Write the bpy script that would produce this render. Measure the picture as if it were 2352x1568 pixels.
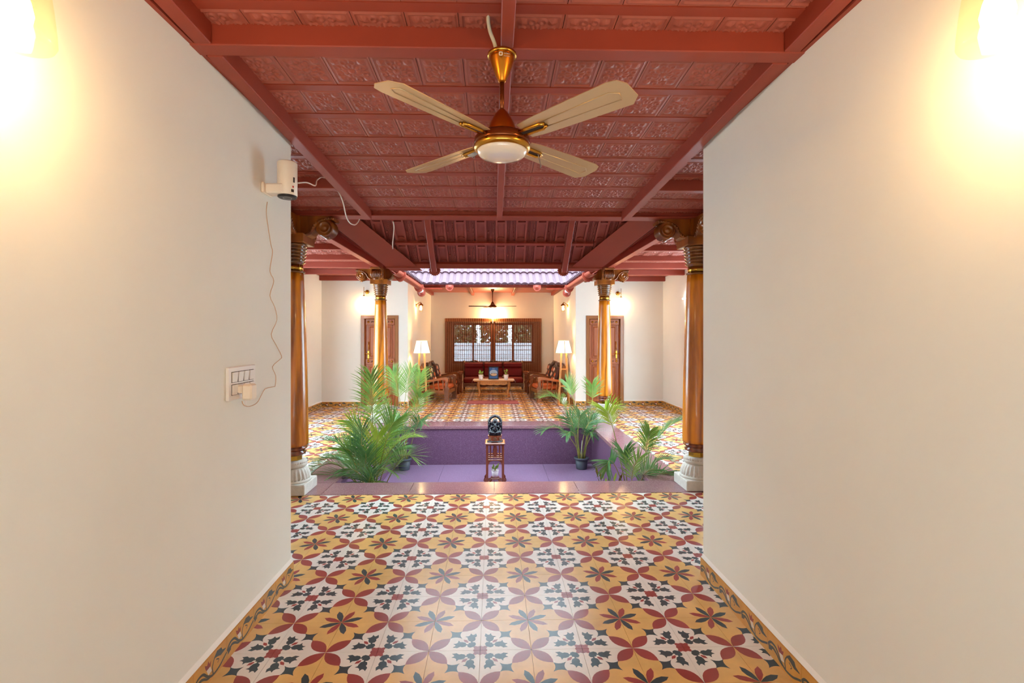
import bpy, bmesh, math, random
from mathutils import Vector, Matrix, Euler
from mathutils.geometry import delaunay_2d_cdt
R = math.radians
rnd = random.Random(7)
for _o in list(bpy.data.objects):
    bpy.data.objects.remove(_o)
scene = bpy.context.scene
COL = scene.collection

# ------------------------------------------------------------------ camera
FPX, CAM_H, YAW = 1128.0, 1.565, R(1.37)
U0, V0 = 1134 + FPX * math.tan(YAW), 769.0
cam = bpy.data.cameras.new('camera')
cam.sensor_width = 36.0
cam.lens = 36.0 * FPX / 2352
cam.shift_x = (1176 - U0) / 2352
cam.shift_y = (V0 - 784) / 2352
cam.clip_start = 0.05
cam_o = bpy.data.objects.new('camera', cam)
cam_o.location = (0, 0, CAM_H)
cam_o.rotation_euler = (R(90), 0, -YAW)
COL.objects.link(cam_o)
scene.camera = cam_o

def ray(u, v):
    a, b = (u - U0) / FPX, (V0 - v) / FPX
    return Vector((math.sin(YAW) + math.cos(YAW) * a, math.cos(YAW) - math.sin(YAW) * a, b))
def at_y(u, v, y):
    r = ray(u, v)
    return Vector((0, 0, CAM_H)) + r * (y / r.y)
def project(p):
    d = p[0] * math.sin(YAW) + p[1] * math.cos(YAW)
    a = p[0] * math.cos(YAW) - p[1] * math.sin(YAW)
    return U0 + FPX * a / d, V0 - FPX * (p[2] - CAM_H) / d, d

# ------------------------------------------------------------------ world, exposure
world = bpy.data.worlds.new('sky')
scene.world = world
world.use_nodes = True
_wn = world.node_tree.nodes
_bg = _wn['Background']
_bg.inputs['Color'].default_value = (0.69, 0.89, 1.0, 1)
_bg.inputs['Strength'].default_value = 3.7
vs = scene.view_settings
vs.view_transform = 'Standard'
vs.look = 'None'
vs.gamma = 1.0
vs.use_curve_mapping = False
vs.exposure = 2.05
scene.cycles.use_denoising = True
scene.cycles.adaptive_threshold = 0.03
scene.cycles.max_bounces = 9
scene.cycles.diffuse_bounces = 6
scene.cycles.glossy_bounces = 4
scene.cycles.transmission_bounces = 8
scene.cycles.sample_clamp_indirect = 8.0
scene.cycles.caustics_reflective = False
scene.cycles.caustics_refractive = False

# ------------------------------------------------------------------ colour and materials
def lin(c):
    c = c / 255.0
    return c / 12.92 if c <= 0.04045 else ((c + 0.055) / 1.055) ** 2.4
def rgb(r, g, b):
    return (lin(r), lin(g), lin(b), 1.0)

MATS = {}
def mat(name, col, rough=0.5, metal=0.0, vary=0.0, scale=6.0, col2=None, bump=0.0, bscale=60.0,
        stretch=None, coat=0.0, emit=None, estr=0.0, trans=0.0, spec=0.5, detail=4.0, contrast=None, alpha=None, sheen=0.0, coords='Object'):
    m = bpy.data.materials.new(name)
    MATS[name] = m
    m.use_nodes = True
    nt = m.node_tree
    b = nt.nodes['Principled BSDF']
    b.inputs['Base Color'].default_value = col
    b.inputs['Roughness'].default_value = rough
    b.inputs['Metallic'].default_value = metal
    b.inputs['Specular IOR Level'].default_value = spec
    b.inputs['Coat Weight'].default_value = coat
    b.inputs['Coat Roughness'].default_value = 0.08
    b.inputs['Transmission Weight'].default_value = trans
    b.inputs['Sheen Weight'].default_value = sheen
    if alpha is not None:
        b.inputs['Alpha'].default_value = alpha
    if emit:
        b.inputs['Emission Color'].default_value = emit
        b.inputs['Emission Strength'].default_value = estr
    vec = None
    if vary or col2 or bump:
        if coords == 'World':
            g = nt.nodes.new('ShaderNodeNewGeometry')
            out = g.outputs['Position']
        else:
            g = nt.nodes.new('ShaderNodeTexCoord')
            out = g.outputs[coords]
        vec = out
        if stretch:
            mp = nt.nodes.new('ShaderNodeMapping')
            mp.inputs['Scale'].default_value = stretch
            nt.links.new(out, mp.inputs['Vector'])
            vec = mp.outputs['Vector']
    if vary or col2:
        n = nt.nodes.new('ShaderNodeTexNoise')
        n.inputs['Scale'].default_value = scale
        n.inputs['Detail'].default_value = detail
        n.inputs['Roughness'].default_value = 0.6
        nt.links.new(vec, n.inputs['Vector'])
        r = nt.nodes.new('ShaderNodeValToRGB')
        lo, hi = contrast or (0.3, 0.7)
        r.color_ramp.elements[0].position = lo
        r.color_ramp.elements[1].position = hi
        if col2:
            r.color_ramp.elements[0].color = col
            r.color_ramp.elements[1].color = col2
        else:
            r.color_ramp.elements[0].color = tuple(min(1, x * (1 - vary)) for x in col[:3]) + (1,)
            r.color_ramp.elements[1].color = tuple(min(1, x * (1 + vary)) for x in col[:3]) + (1,)
        nt.links.new(n.outputs['Fac'], r.inputs['Fac'])
        nt.links.new(r.outputs['Color'], b.inputs['Base Color'])
    if bump:
        n2 = nt.nodes.new('ShaderNodeTexNoise')
        n2.inputs['Scale'].default_value = bscale
        n2.inputs['Detail'].default_value = 3.0
        nt.links.new(vec, n2.inputs['Vector'])
        bp = nt.nodes.new('ShaderNodeBump')
        bp.inputs['Strength'].default_value = bump
        bp.inputs['Distance'].default_value = 0.01
        nt.links.new(n2.outputs['Fac'], bp.inputs['Height'])
        nt.links.new(bp.outputs['Normal'], b.inputs['Normal'])
    return m

def wood(name, dark, light, rough=0.25, ring=9.0, along='Z', coat=0.3, dist=3.0):
    """Long grain: wave bands bent by noise, stretched along one axis."""
    m = bpy.data.materials.new(name)
    MATS[name] = m
    m.use_nodes = True
    nt = m.node_tree
    b = nt.nodes['Principled BSDF']
    b.inputs['Roughness'].default_value = rough
    b.inputs['Coat Weight'].default_value = coat
    b.inputs['Coat Roughness'].default_value = 0.06
    tc = nt.nodes.new('ShaderNodeTexCoord')
    mp = nt.nodes.new('ShaderNodeMapping')
    s = {'X': (0.12, 1, 1), 'Y': (1, 0.12, 1), 'Z': (1, 1, 0.12)}[along]
    mp.inputs['Scale'].default_value = s
    w = nt.nodes.new('ShaderNodeTexWave')
    w.wave_type = 'BANDS'
    w.bands_direction = 'X' if along != 'X' else 'Y'
    w.inputs['Scale'].default_value = ring
    w.inputs['Distortion'].default_value = dist
    w.inputs['Detail'].default_value = 3.0
    w.inputs['Detail Scale'].default_value = 1.6
    n = nt.nodes.new('ShaderNodeTexNoise')
    n.inputs['Scale'].default_value = 60
    n.inputs['Detail'].default_value = 4
    mx = nt.nodes.new('ShaderNodeMath')
    mx.operation = 'MULTIPLY_ADD'
    mx.inputs[1].default_value = 0.45
    r = nt.nodes.new('ShaderNodeValToRGB')
    r.color_ramp.elements[0].position = 0.12
    r.color_ramp.elements[1].position = 0.85
    r.color_ramp.elements[0].color = dark
    r.color_ramp.elements[1].color = light
    h = nt.nodes.new('ShaderNodeMath')
    h.operation = 'MULTIPLY'
    h.inputs[1].default_value = 0.6
    nt.links.new(tc.outputs['Object'], mp.inputs['Vector'])
    nt.links.new(mp.outputs['Vector'], w.inputs['Vector'])
    nt.links.new(mp.outputs['Vector'], n.inputs['Vector'])
    nt.links.new(w.outputs['Fac'], h.inputs[0])
    nt.links.new(n.outputs['Fac'], mx.inputs[0])
    nt.links.new(h.outputs[0], mx.inputs[2])
    nt.links.new(mx.outputs[0], r.inputs['Fac'])
    nt.links.new(r.outputs['Color'], b.inputs['Base Color'])
    return m

def granite(name, base, light, dark, rough):
    m = bpy.data.materials.new(name)
    MATS[name] = m
    m.use_nodes = True
    nt = m.node_tree
    b = nt.nodes['Principled BSDF']
    b.inputs['Roughness'].default_value = rough
    g = nt.nodes.new('ShaderNodeNewGeometry')
    v = nt.nodes.new('ShaderNodeTexVoronoi')
    v.inputs['Scale'].default_value = 260
    n = nt.nodes.new('ShaderNodeTexNoise')
    n.inputs['Scale'].default_value = 170
    n.inputs['Detail'].default_value = 5
    n.inputs['Roughness'].default_value = 0.75
    nt.links.new(g.outputs['Position'], v.inputs['Vector'])
    nt.links.new(g.outputs['Position'], n.inputs['Vector'])
    r = nt.nodes.new('ShaderNodeValToRGB')
    e = r.color_ramp.elements
    e[0].position, e[0].color = 0.30, dark
    e[1].position, e[1].color = 0.50, base
    e2 = r.color_ramp.elements.new(0.62); e2.color = base
    e3 = r.color_ramp.elements.new(0.70); e3.color = light
    ad = nt.nodes.new('ShaderNodeMath'); ad.operation = 'MULTIPLY_ADD'
    ad.inputs[1].default_value = 0.22
    sp = nt.nodes.new('ShaderNodeSeparateColor')
    nt.links.new(v.outputs['Color'], sp.inputs['Color'])
    nt.links.new(sp.outputs[0], ad.inputs[0])
    sb = nt.nodes.new('ShaderNodeMath'); sb.operation = 'SUBTRACT'
    sb.inputs[1].default_value = 0.08
    nt.links.new(n.outputs['Fac'], sb.inputs[0])
    nt.links.new(sb.outputs[0], ad.inputs[2])
    nt.links.new(ad.outputs[0], r.inputs['Fac'])
    nt.links.new(r.outputs['Color'], b.inputs['Base Color'])
    return m

mat('wall', rgb(233, 230, 219), 0.85, vary=0.025, scale=1.2, bump=0.05, bscale=25, coords='World')
mat('plaster', rgb(236, 232, 224), 0.8)
mat('maroon', rgb(146, 57, 37), 0.5, vary=0.06, scale=3, bump=0.03, bscale=120)
mat('maroon_tile', rgb(160, 84, 68), 0.42, vary=0.10, scale=5, coords='World')
mat('clay_under', rgb(152, 74, 64), 0.6, vary=0.12, scale=5, coords='World')
mat('clay_top', rgb(82, 57, 67), 0.75, vary=0.10, scale=9, coords='World')
mat('gap_dark', rgb(60, 34, 30), 0.9)
T_ROUGH = 0.27
mat('tile_yellow', rgb(222, 178, 108), T_ROUGH, vary=0.13, scale=5, coords='World', bump=0.04, bscale=18, spec=0.32)
mat('tile_white', rgb(226, 219, 212), T_ROUGH, vary=0.05, scale=5, coords='World', bump=0.04, bscale=18, spec=0.32)
mat('tile_red', rgb(150, 62, 58), T_ROUGH, vary=0.12, scale=6, coords='World', bump=0.04, bscale=18, spec=0.32)
mat('tile_dark', rgb(52, 66, 72), T_ROUGH, vary=0.2, scale=6, coords='World', bump=0.04, bscale=18, spec=0.32)
mat('grout', rgb(150, 128, 104), 0.9, vary=0.1)
mat('base_yellow', rgb(204, 148, 66), 0.35, vary=0.12, scale=7, coords='World')
mat('base_dark', rgb(58, 66, 64), 0.35)
mat('base_red', rgb(140, 50, 46), 0.35)
mat('base_white', rgb(222, 214, 204), 0.4)
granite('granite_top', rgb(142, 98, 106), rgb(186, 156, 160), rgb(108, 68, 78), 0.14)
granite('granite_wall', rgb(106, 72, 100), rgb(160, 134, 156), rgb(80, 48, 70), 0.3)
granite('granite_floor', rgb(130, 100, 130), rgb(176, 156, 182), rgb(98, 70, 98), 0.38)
wood('pillar_wood', rgb(140, 70, 6), rgb(222, 134, 24), 0.24, ring=2.6, coat=0.35, dist=10)
wood('carved_wood', rgb(106, 52, 10), rgb(154, 86, 24), 0.28, ring=1.6, coat=0.35, dist=9)
wood('collar_wood', rgb(84, 46, 16), rgb(128, 76, 28), 0.15, ring=1.6, coat=0.7, dist=8)
wood('foot_wood', rgb(92, 40, 20), rgb(134, 66, 36), 0.2, ring=6, coat=0.5)
wood('door_wood', rgb(146, 72, 26), rgb(186, 102, 48), 0.4, ring=14, coat=0.05)
wood('frame_wood', rgb(120, 70, 30), rgb(172, 110, 52), 0.3, ring=12, coat=0.2)
wood('lamp_wood', rgb(176, 112, 44), rgb(218, 154, 76), 0.4, ring=12, coat=0.1)
wood('chair_wood', rgb(92, 46, 18), rgb(152, 90, 42), 0.35, ring=8, coat=0.1, along='X')
wood('dark_carving', rgb(66, 38, 22), rgb(124, 80, 48), 0.35, ring=14, coat=0.2)
wood('table_wood', rgb(158, 92, 36), rgb(206, 138, 66), 0.28, ring=12, coat=0.3, along='X')
wood('stand_wood', rgb(100, 44, 22), rgb(150, 76, 42), 0.28, ring=14, coat=0.3)
mat('stone', rgb(206, 200, 190), 0.7, vary=0.12, scale=12, bump=0.2, bscale=70)
mat('brass', rgb(196, 142, 56), 0.22, 1.0)
mat('brass_band', rgb(176, 134, 54), 0.25, 1.0, vary=0.15, scale=20)
mat('bronze', rgb(190, 116, 34), 0.3, 1.0)
mat('bronze_dark', rgb(120, 58, 18), 0.25, 0.7)
mat('blade_paint', rgb(196, 164, 122), 0.3, 0.45)
mat('lens_cover', rgb(222, 206, 190), 0.15, coat=0.5)
mat('print_white', rgb(240, 226, 200), 0.5)
mat('clear_wrap', rgb(230, 225, 220), 0.15, trans=0.6)
mat('conduit', rgb(196, 186, 160), 0.6)
mat('white_plastic', rgb(236, 230, 224), 0.35)
mat('warm_plastic', rgb(240, 226, 206), 0.4)
mat('dark_slot', rgb(52, 40, 34), 0.7)
mat('black_plastic', rgb(24, 24, 26), 0.4)
mat('red_print', rgb(190, 40, 40), 0.5)
mat('cable_white', rgb(236, 226, 214), 0.5)
mat('cable_thin', rgb(206, 166, 128), 0.5)
def jar_glass(name, tint, rough=0.05):
    m = bpy.data.materials.new(name)
    MATS[name] = m
    m.use_nodes = True
    nt = m.node_tree
    nt.nodes.remove(nt.nodes['Principled BSDF'])
    out = nt.nodes['Material Output']
    t = nt.nodes.new('ShaderNodeBsdfTransparent'); t.inputs['Color'].default_value = tint
    g = nt.nodes.new('ShaderNodeBsdfGlossy'); g.inputs['Roughness'].default_value = rough
    mx = nt.nodes.new('ShaderNodeMixShader')
    mx.inputs[0].default_value = 0.06
    nt.links.new(t.outputs[0], mx.inputs[1])
    nt.links.new(g.outputs[0], mx.inputs[2])
    nt.links.new(mx.outputs[0], out.inputs['Surface'])
    return m
jar_glass('amber_glass', (0.985, 0.95, 0.83, 1))
jar_glass('pane_glass', (0.985, 0.99, 0.995, 1))
mat('bulb_glow', rgb(255, 230, 180), 0.4, emit=(1.0, 0.72, 0.36, 1), estr=9)
mat('bulb_far', rgb(255, 230, 180), 0.4, emit=(1.0, 0.72, 0.36, 1), estr=9)
mat('led_glow', rgb(240, 248, 255), 0.4, emit=(0.85, 0.95, 1.0, 1), estr=14)
mat('frost_shade', rgb(252, 236, 204), 0.4, emit=(1.0, 0.76, 0.42, 1), estr=1.5)
mat('lamp_shade', rgb(250, 238, 214), 0.8, emit=(1.0, 0.80, 0.52, 1), estr=0.35, col2=rgb(226, 196, 150), scale=14, contrast=(0.55, 0.7))
mat('shade_rib', rgb(66, 50, 36), 0.7)
mat('sofa_red', rgb(112, 10, 22), 0.7, vary=0.1, scale=8)
mat('tan_fabric', rgb(206, 168, 122), 0.8, vary=0.06, scale=10)
mat('brown_fabric', rgb(110, 76, 46), 0.7)
mat('orange_fabric', rgb(196, 92, 34), 0.6, vary=0.1)
mat('darkbrown_fabric', rgb(58, 22, 16), 0.7)
mat('beige_fabric', rgb(224, 186, 160), 0.75)
mat('cloth_white', rgb(238, 224, 210), 0.8, bump=0.2, bscale=120)
mat('rug', rgb(166, 96, 96), 0.95, col2=rgb(150, 70, 76), scale=60, bump=0.3, bscale=200)
mat('rug_edge', rgb(132, 44, 54), 0.95)
mat('pot_white', rgb(240, 238, 238), 0.4)
mat('pot_grey', rgb(70, 76, 84), 0.45, vary=0.08)
mat('soil', rgb(70, 52, 38), 0.95, vary=0.3, scale=30)
mat('palm_green', rgb(100, 148, 62), 0.28, col2=rgb(156, 190, 96), scale=5, coords='World', contrast=(0.35, 0.7))
mat('palm_dark', rgb(78, 128, 76), 0.26, col2=rgb(130, 172, 108), scale=5, coords='World', contrast=(0.35, 0.7))
mat('palm_light', rgb(138, 186, 50), 0.32, col2=rgb(190, 206, 88), scale=6, coords='World', contrast=(0.3, 0.7))
mat('palm_stem', rgb(170, 158, 74), 0.45, col2=rgb(122, 134, 60), scale=8, coords='World')
mat('palm_trunk', rgb(206, 204, 190), 0.6, vary=0.12, scale=14)
mat('leaf_small', rgb(128, 172, 60), 0.35, col2=rgb(214, 212, 140), scale=60, contrast=(0.5, 0.7))
mat('leaf_croton', rgb(190, 176, 56), 0.4, col2=rgb(96, 60, 50), scale=18, contrast=(0.35, 0.7))
for _n in ('palm_green', 'palm_dark', 'palm_light', 'leaf_small'):
    _m = MATS[_n]; _nt = _m.node_tree
    _b = _nt.nodes['Principled BSDF']
    _t = _nt.nodes.new('ShaderNodeBsdfTranslucent')
    _mx = _nt.nodes.new('ShaderNodeMixShader'); _mx.inputs[0].default_value = 0.3
    _nt.links.new(_b.inputs['Base Color'].links[0].from_socket, _t.inputs['Color'])
    _nt.links.new(_b.outputs[0], _mx.inputs[1]); _nt.links.new(_t.outputs[0], _mx.inputs[2])
    _nt.links.new(_mx.outputs[0], _nt.nodes['Material Output'].inputs['Surface'])
mat('statue_stone', rgb(30, 32, 40), 0.22, vary=0.3, scale=20, coat=0.3)
mat('blind_slat', rgb(138, 80, 48), 0.6, vary=0.15, scale=30)
mat('blind_thread', rgb(70, 36, 22), 0.7)
mat('blind_band', rgb(146, 84, 48), 0.6, vary=0.12, scale=20)
mat('blind_line', rgb(226, 168, 96), 0.6)
mat('window_frame', rgb(96, 54, 34), 0.5)
mat('compound_wall', rgb(232, 236, 246), 0.8)
mat('outside_ground', rgb(140, 120, 100), 0.95, vary=0.15, scale=3)
mat('tree_leaf', rgb(62, 84, 44), 0.6, col2=rgb(104, 116, 70), scale=5, coords='World')
mat('tree_bark', rgb(96, 76, 58), 0.9, vary=0.2)
mat('brick_house', rgb(150, 92, 72), 0.9, vary=0.1)
mat('photo_blue', rgb(40, 90, 150), 0.3)
mat('photo_sky', rgb(150, 176, 200), 0.3)
mat('photo_cream', rgb(214, 176, 138), 0.3)
mat('photo_brown', rgb(96, 80, 66), 0.3)
mat('picture_frame', rgb(34, 24, 22), 0.4)
mat('sill_grey', rgb(150, 142, 140), 0.4, vary=0.08)

# ------------------------------------------------------------------ mesh helpers
class MB:
    """Collects faces with a material slot each; build() links ONE mesh object."""
    def __init__(self):
        self.v, self.f, self.m, self.s = [], [], [], []
    def add(self, verts, faces, mi=0, smooth=False, mtx=None):
        o = len(self.v)
        for p in verts:
            p = Vector(p)
            self.v.append(tuple(mtx @ p) if mtx is not None else tuple(p))
        for f in faces:
            self.f.append(tuple(i + o for i in f)); self.m.append(mi); self.s.append(smooth)
        return self
    def box(self, c, s, mi=0, mtx=None, bev=0.0):
        x, y, z = c; a, b, d = s[0] / 2, s[1] / 2, s[2] / 2
        if bev <= 0:
            vs_ = [(x + i * a, y + j * b, z + k * d) for k in (-1, 1) for j in (-1, 1) for i in (-1, 1)]
            fs = [(0, 2, 3, 1), (4, 5, 7, 6), (0, 1, 5, 4), (2, 6, 7, 3), (0, 4, 6, 2), (1, 3, 7, 5)]
            return self.add(vs_, fs, mi, False, mtx)
        e = min(bev, a * 0.9, b * 0.9, d * 0.9)
        bm = bmesh.new()
        bmesh.ops.create_cube(bm, size=1.0)
        for q in bm.verts:
            q.co = Vector((x + q.co.x * s[0], y + q.co.y * s[1], z + q.co.z * s[2]))
        bmesh.ops.bevel(bm, geom=bm.edges[:], offset=e, segments=1, affect='EDGES', profile=0.5)
        self.frombm(bm, mi, False, mtx)
        bm.free()
        return self
    def frombm(self, bm, mi=0, smooth=False, mtx=None):
        bm.verts.ensure_lookup_table(); bm.verts.index_update()
        return self.add([q.co.copy() for q in bm.verts], [tuple(q.index for q in f.verts) for f in bm.faces], mi, smooth, mtx)
    def lathe(self, prof, seg=24, mi=0, mtx=None, smooth=True, cap=True, flute=None):
        """prof: (radius, z) from bottom to top; flute: (count, depth, z0, z1)."""
        vs_, fs = [], []
        n = len(prof)
        for r, z in prof:
            for k in range(seg):
                a = 2 * math.pi * k / seg
                rr = r
                if flute and flute[2] <= z <= flute[3]:
                    rr = r * (1 - flute[1] * (0.5 - 0.5 * math.cos(flute[0] * a)))
                vs_.append((rr * math.cos(a), rr * math.sin(a), z))
        for i in range(n - 1):
            for k in range(seg):
                k2 = (k + 1) % seg
                fs.append((i * seg + k, i * seg + k2, (i + 1) * seg + k2, (i + 1) * seg + k))
        self.add(vs_, fs, mi, smooth, mtx)
        if cap:
            self.add(vs_[:seg], [tuple(range(seg - 1, -1, -1))], mi, False, mtx)
            self.add(vs_[-seg:], [tuple(range(seg))], mi, False, mtx)
        return self
    def tube(self, pts, r, seg=8, mi=0, mtx=None, smooth=True, cap=True):
        pts = [Vector(p) for p in pts]
        n = len(pts)
        rs = r if isinstance(r, (list, tuple)) else [r] * n
        vs_, fs = [], []
        up = None
        for i, p in enumerate(pts):
            t = (pts[min(i + 1, n - 1)] - pts[max(i - 1, 0)])
            t = t.normalized() if t.length > 1e-9 else Vector((0, 0, 1))
            if up is None:
                up = Vector((0, 0, 1)) if abs(t.z) < 0.9 else Vector((1, 0, 0))
            side = t.cross(up)
            if side.length < 1e-6:
                side = t.cross(Vector((1, 0.3, 0)))
            side.normalize()
            nv = side.cross(t).normalized()
            up = nv
            for k in range(seg):
                a = 2 * math.pi * k / seg
                vs_.append(p + (side * math.cos(a) + nv * math.sin(a)) * rs[i])
        for i in range(n - 1):
            for k in range(seg):
                k2 = (k + 1) % seg
                fs.append((i * seg + k, i * seg + k2, (i + 1) * seg + k2, (i + 1) * seg + k))
        if cap:
            fs.append(tuple(range(seg - 1, -1, -1)))
            fs.append(tuple((n - 1) * seg + k for k in range(seg)))
        return self.add(vs_, fs, mi, smooth, mtx)
    def prism(self, poly, d0, d1, axis='Y', mi=0, mtx=None):
        """poly: 2D points; axis is the extrusion axis, from d0 to d1. X: (y,z), Y: (x,z), Z: (x,y)."""
        def p3(p, d):
            return {'X': (d, p[0], p[1]), 'Y': (p[0], d, p[1]), 'Z': (p[0], p[1], d)}[axis]
        n = len(poly)
        vs_ = [p3(p, d0) for p in poly] + [p3(p, d1) for p in poly]
        fs = [tuple(range(n))[::-1], tuple(range(n, 2 * n))]
        fs += [(i, (i + 1) % n, n + (i + 1) % n, n + i) for i in range(n)]
        return self.add(vs_, fs, mi, False, mtx)
    def ball(self, c, r, mi=0, seg=12, rings=8, mtx=None):
        if not isinstance(r, (list, tuple)):
            r = (r, r, r)
        vs_, fs = [], []
        for i in range(rings + 1):
            ph = math.pi * i / rings
            for k in range(seg):
                a = 2 * math.pi * k / seg
                vs_.append((c[0] + r[0] * math.sin(ph) * math.cos(a), c[1] + r[1] * math.sin(ph) * math.sin(a), c[2] - r[2] * math.cos(ph)))
        for i in range(rings):
            for k in range(seg):
                k2 = (k + 1) % seg
                fs.append((i * seg + k, i * seg + k2, (i + 1) * seg + k2, (i + 1) * seg + k))
        return self.add(vs_, fs, mi, True, mtx)
    def mesh(self, name, mats):
        me = bpy.data.meshes.new(name)
        me.from_pydata(self.v, [], self.f)
        for m in (mats if isinstance(mats, (list, tuple)) else [mats]):
            me.materials.append(MATS[m])
        me.polygons.foreach_set('material_index', self.m)
        me.polygons.foreach_set('use_smooth', self.s)
        bm = bmesh.new(); bm.from_mesh(me)
        bmesh.ops.remove_doubles(bm, verts=bm.verts, dist=1e-6)
        bmesh.ops.recalc_face_normals(bm, faces=bm.faces)
        bm.to_mesh(me); bm.free()
        me.update()
        return me
    def build(self, name, mats, parent=None, loc=None, rot=None):
        return link(name, self.mesh(name, mats), parent, loc, rot)

def link(name, data, parent=None, loc=None, rot=None):
    o = bpy.data.objects.new(name, data)
    COL.objects.link(o)
    if parent is not None:
        o.parent = parent
    if loc is not None:
        o.location = loc
    if rot is not None:
        o.rotation_euler = rot
    return o
def tag(o, label=None, cat=None, group=None, kind=None):
    for k, v in (('label', label), ('category', cat), ('group', group), ('kind', kind)):
        if v:
            o[k] = v
    return o
def thing(name, label, cat, loc=(0, 0, 0), rz=0.0, group=None):
    return tag(link(name, None, None, loc, (0, 0, rz)), label, cat, group)
def struct(name, loc=(0, 0, 0)):
    return tag(link(name, None, None, loc), kind='structure')
def copy_tree(o, parent=None):
    c = o.copy(); COL.objects.link(c); c.parent = parent
    for ch in list(o.children):
        copy_tree(ch, c)
    return c
def T(x=0, y=0, z=0, rx=0, ry=0, rz=0, s=1.0):
    return Matrix.Translation((x, y, z)) @ Euler((rx, ry, rz)).to_matrix().to_4x4() @ Matrix.Scale(s, 4)
def bez(p0, p1, p2, n=8):
    p0, p1, p2 = Vector(p0), Vector(p1), Vector(p2)
    return [p0 * (1 - t) ** 2 + p1 * 2 * t * (1 - t) + p2 * t * t for t in [i / n for i in range(n + 1)]]
def spline(pts, n=6):
    """Catmull-Rom through the points."""
    pts = [Vector(p) for p in pts]
    out = []
    for i in range(len(pts) - 1):
        a, b, c, d = pts[max(i - 1, 0)], pts[i], pts[i + 1], pts[min(i + 2, len(pts) - 1)]
        for k in range(n):
            t = k / n
            out.append(0.5 * ((2 * b) + (c - a) * t + (2 * a - 5 * b + 4 * c - d) * t * t + (3 * b - a - 3 * c + d) * t ** 3))
    out.append(pts[-1])
    return out
def inlay(shapes, edge_depth):
    """Flat print cut into one surface: shapes = [(polygon, slot)], later ones lie on top. Returns verts, faces, slots plus a skirt down."""
    verts, faces = [], []
    for poly, _s in shapes:
        i0 = len(verts)
        verts += [Vector(p) for p in poly]
        faces.append(list(range(i0, len(verts))))
    r = delaunay_2d_cdt(verts, [], faces, 1, 1e-5)
    ov, of = r[0], r[2]
    vs_ = [(p.x, p.y, 0.0) for p in ov]
    fs, ms = [], []
    for f in of:
        a, b, c = [ov[i] for i in f[:3]]
        if (b - a).cross(c - a) < 0:
            f = f[::-1]
        c_ = (a + b + c) / 3
        top_ = 0
        for k_, (poly, slot) in enumerate(shapes):
            ins = False
            for i_ in range(len(poly)):
                (x1, y1), (x2, y2) = poly[i_ - 1][:2], poly[i_][:2]
                if (y1 > c_.y) != (y2 > c_.y) and c_.x < (x2 - x1) * (c_.y - y1) / (y2 - y1) + x1:
                    ins = not ins
            if ins:
                top_ = slot
        fs.append(tuple(f)); ms.append(top_)
    used = {}
    for f, m in zip(fs, ms):
        for k in range(len(f)):
            e = (f[k], f[(k + 1) % len(f)])
            used[e] = m
    n0 = len(vs_)
    low = {}
    for (a, b), m in list(used.items()):
        if (b, a) not in used:
            for q in (a, b):
                if q not in low:
                    low[q] = len(vs_); vs_.append((vs_[q][0], vs_[q][1], -edge_depth))
            fs.append((b, a, low[a], low[b])); ms.append(m)
    return vs_, fs, ms
def stroke(pts, w):
    """A band of varying width w (list or number) along 2D points, as a polygon."""
    pts = [Vector(p[:2]) for p in pts]
    n = len(pts)
    ws = w if isinstance(w, (list, tuple)) else [w] * n
    l, r = [], []
    for i, p in enumerate(pts):
        t = pts[min(i + 1, n - 1)] - pts[max(i - 1, 0)]
        t.normalize()
        nn = Vector((-t.y, t.x))
        l.append(p + nn * ws[i] / 2); r.append(p - nn * ws[i] / 2)
    return [tuple(q) for q in l + r[::-1]]
# ------------------------------------------------------------------ setting: dimensions in metres
XL, XR = -1.30, 1.37            # passage walls
Y_END = 3.18                    # where the passage walls stop
SIDE = 3.735                    # side walls of the court
Y_BACK = 10.75                  # wall with the two doors
ALC_L, ALC_R, Y_ALC = -1.87, 1.80, 14.70
WALL_H = 2.81
PX, PY0, PY1, PZ = 1.69, 5.21, 8.45, -0.66     # sunken court
LX, LY0, LY1 = 2.08, 4.835, 8.91               # outer edge of its ledge
TS = 0.254                                     # floor tile
TX0, TY0 = -0.067, 2.441                       # a tile corner (centre of a white flower)

# ---- floor: grout bed with inlaid cement tiles
floor = tag(MB().box((0, 2.0, -0.056), (8.2, 5.67, 0.1)).box((-2.95, 7.0, -0.056), (1.75, 4.4, 0.1)).box((2.95, 7.0, -0.056), (1.75, 4.4, 0.1))
            .box((0, 11.95, -0.056), (8.2, 6.08, 0.1)).build('floor', 'grout'), kind='structure')
Q = lambda a, c, b, n=7: [tuple(p[:2]) for p in bez((*a, 0), (*c, 0), (*b, 0), n)]
def sym(poly):
    return [(y, x) for x, y in poly][::-1]
petal = Q((1, 0), (0.98, 0.38), (0.61, 0.385))[:-1] + Q((0.61, 0.385), (0.62, 0.02), (1, 0))[:-1]
dark_sq = (Q((0.37, 0.37), (0.5, 0.46), (0.62, 0.38), 5)[:-1] + Q((0.62, 0.38), (0.55, 0.5), (0.64, 0.64), 5)[:-1]
           + Q((0.64, 0.64), (0.5, 0.55), (0.38, 0.62), 5)[:-1] + Q((0.38, 0.62), (0.46, 0.5), (0.37, 0.37), 5)[:-1])
white = [(0, 0), (1, 0), (0.61, 0.385), (0.5, 0.47), (0.385, 0.61), (0, 1)]
def leaf8(tip, w):
    d = Vector((tip[0] - 1, tip[1] - 1)); n = Vector((-d.y, d.x)).normalized() * w
    p = lambda t, k: tuple(Vector((1, 1)) + d * t + n * k)
    return [(1, 1), p(0.25, 0.62), p(0.5, 1.0), p(0.75, 0.92), p(1, 0.0), p(0.8, -0.8), p(0.5, -1.0), p(0.25, -0.62)]
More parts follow.
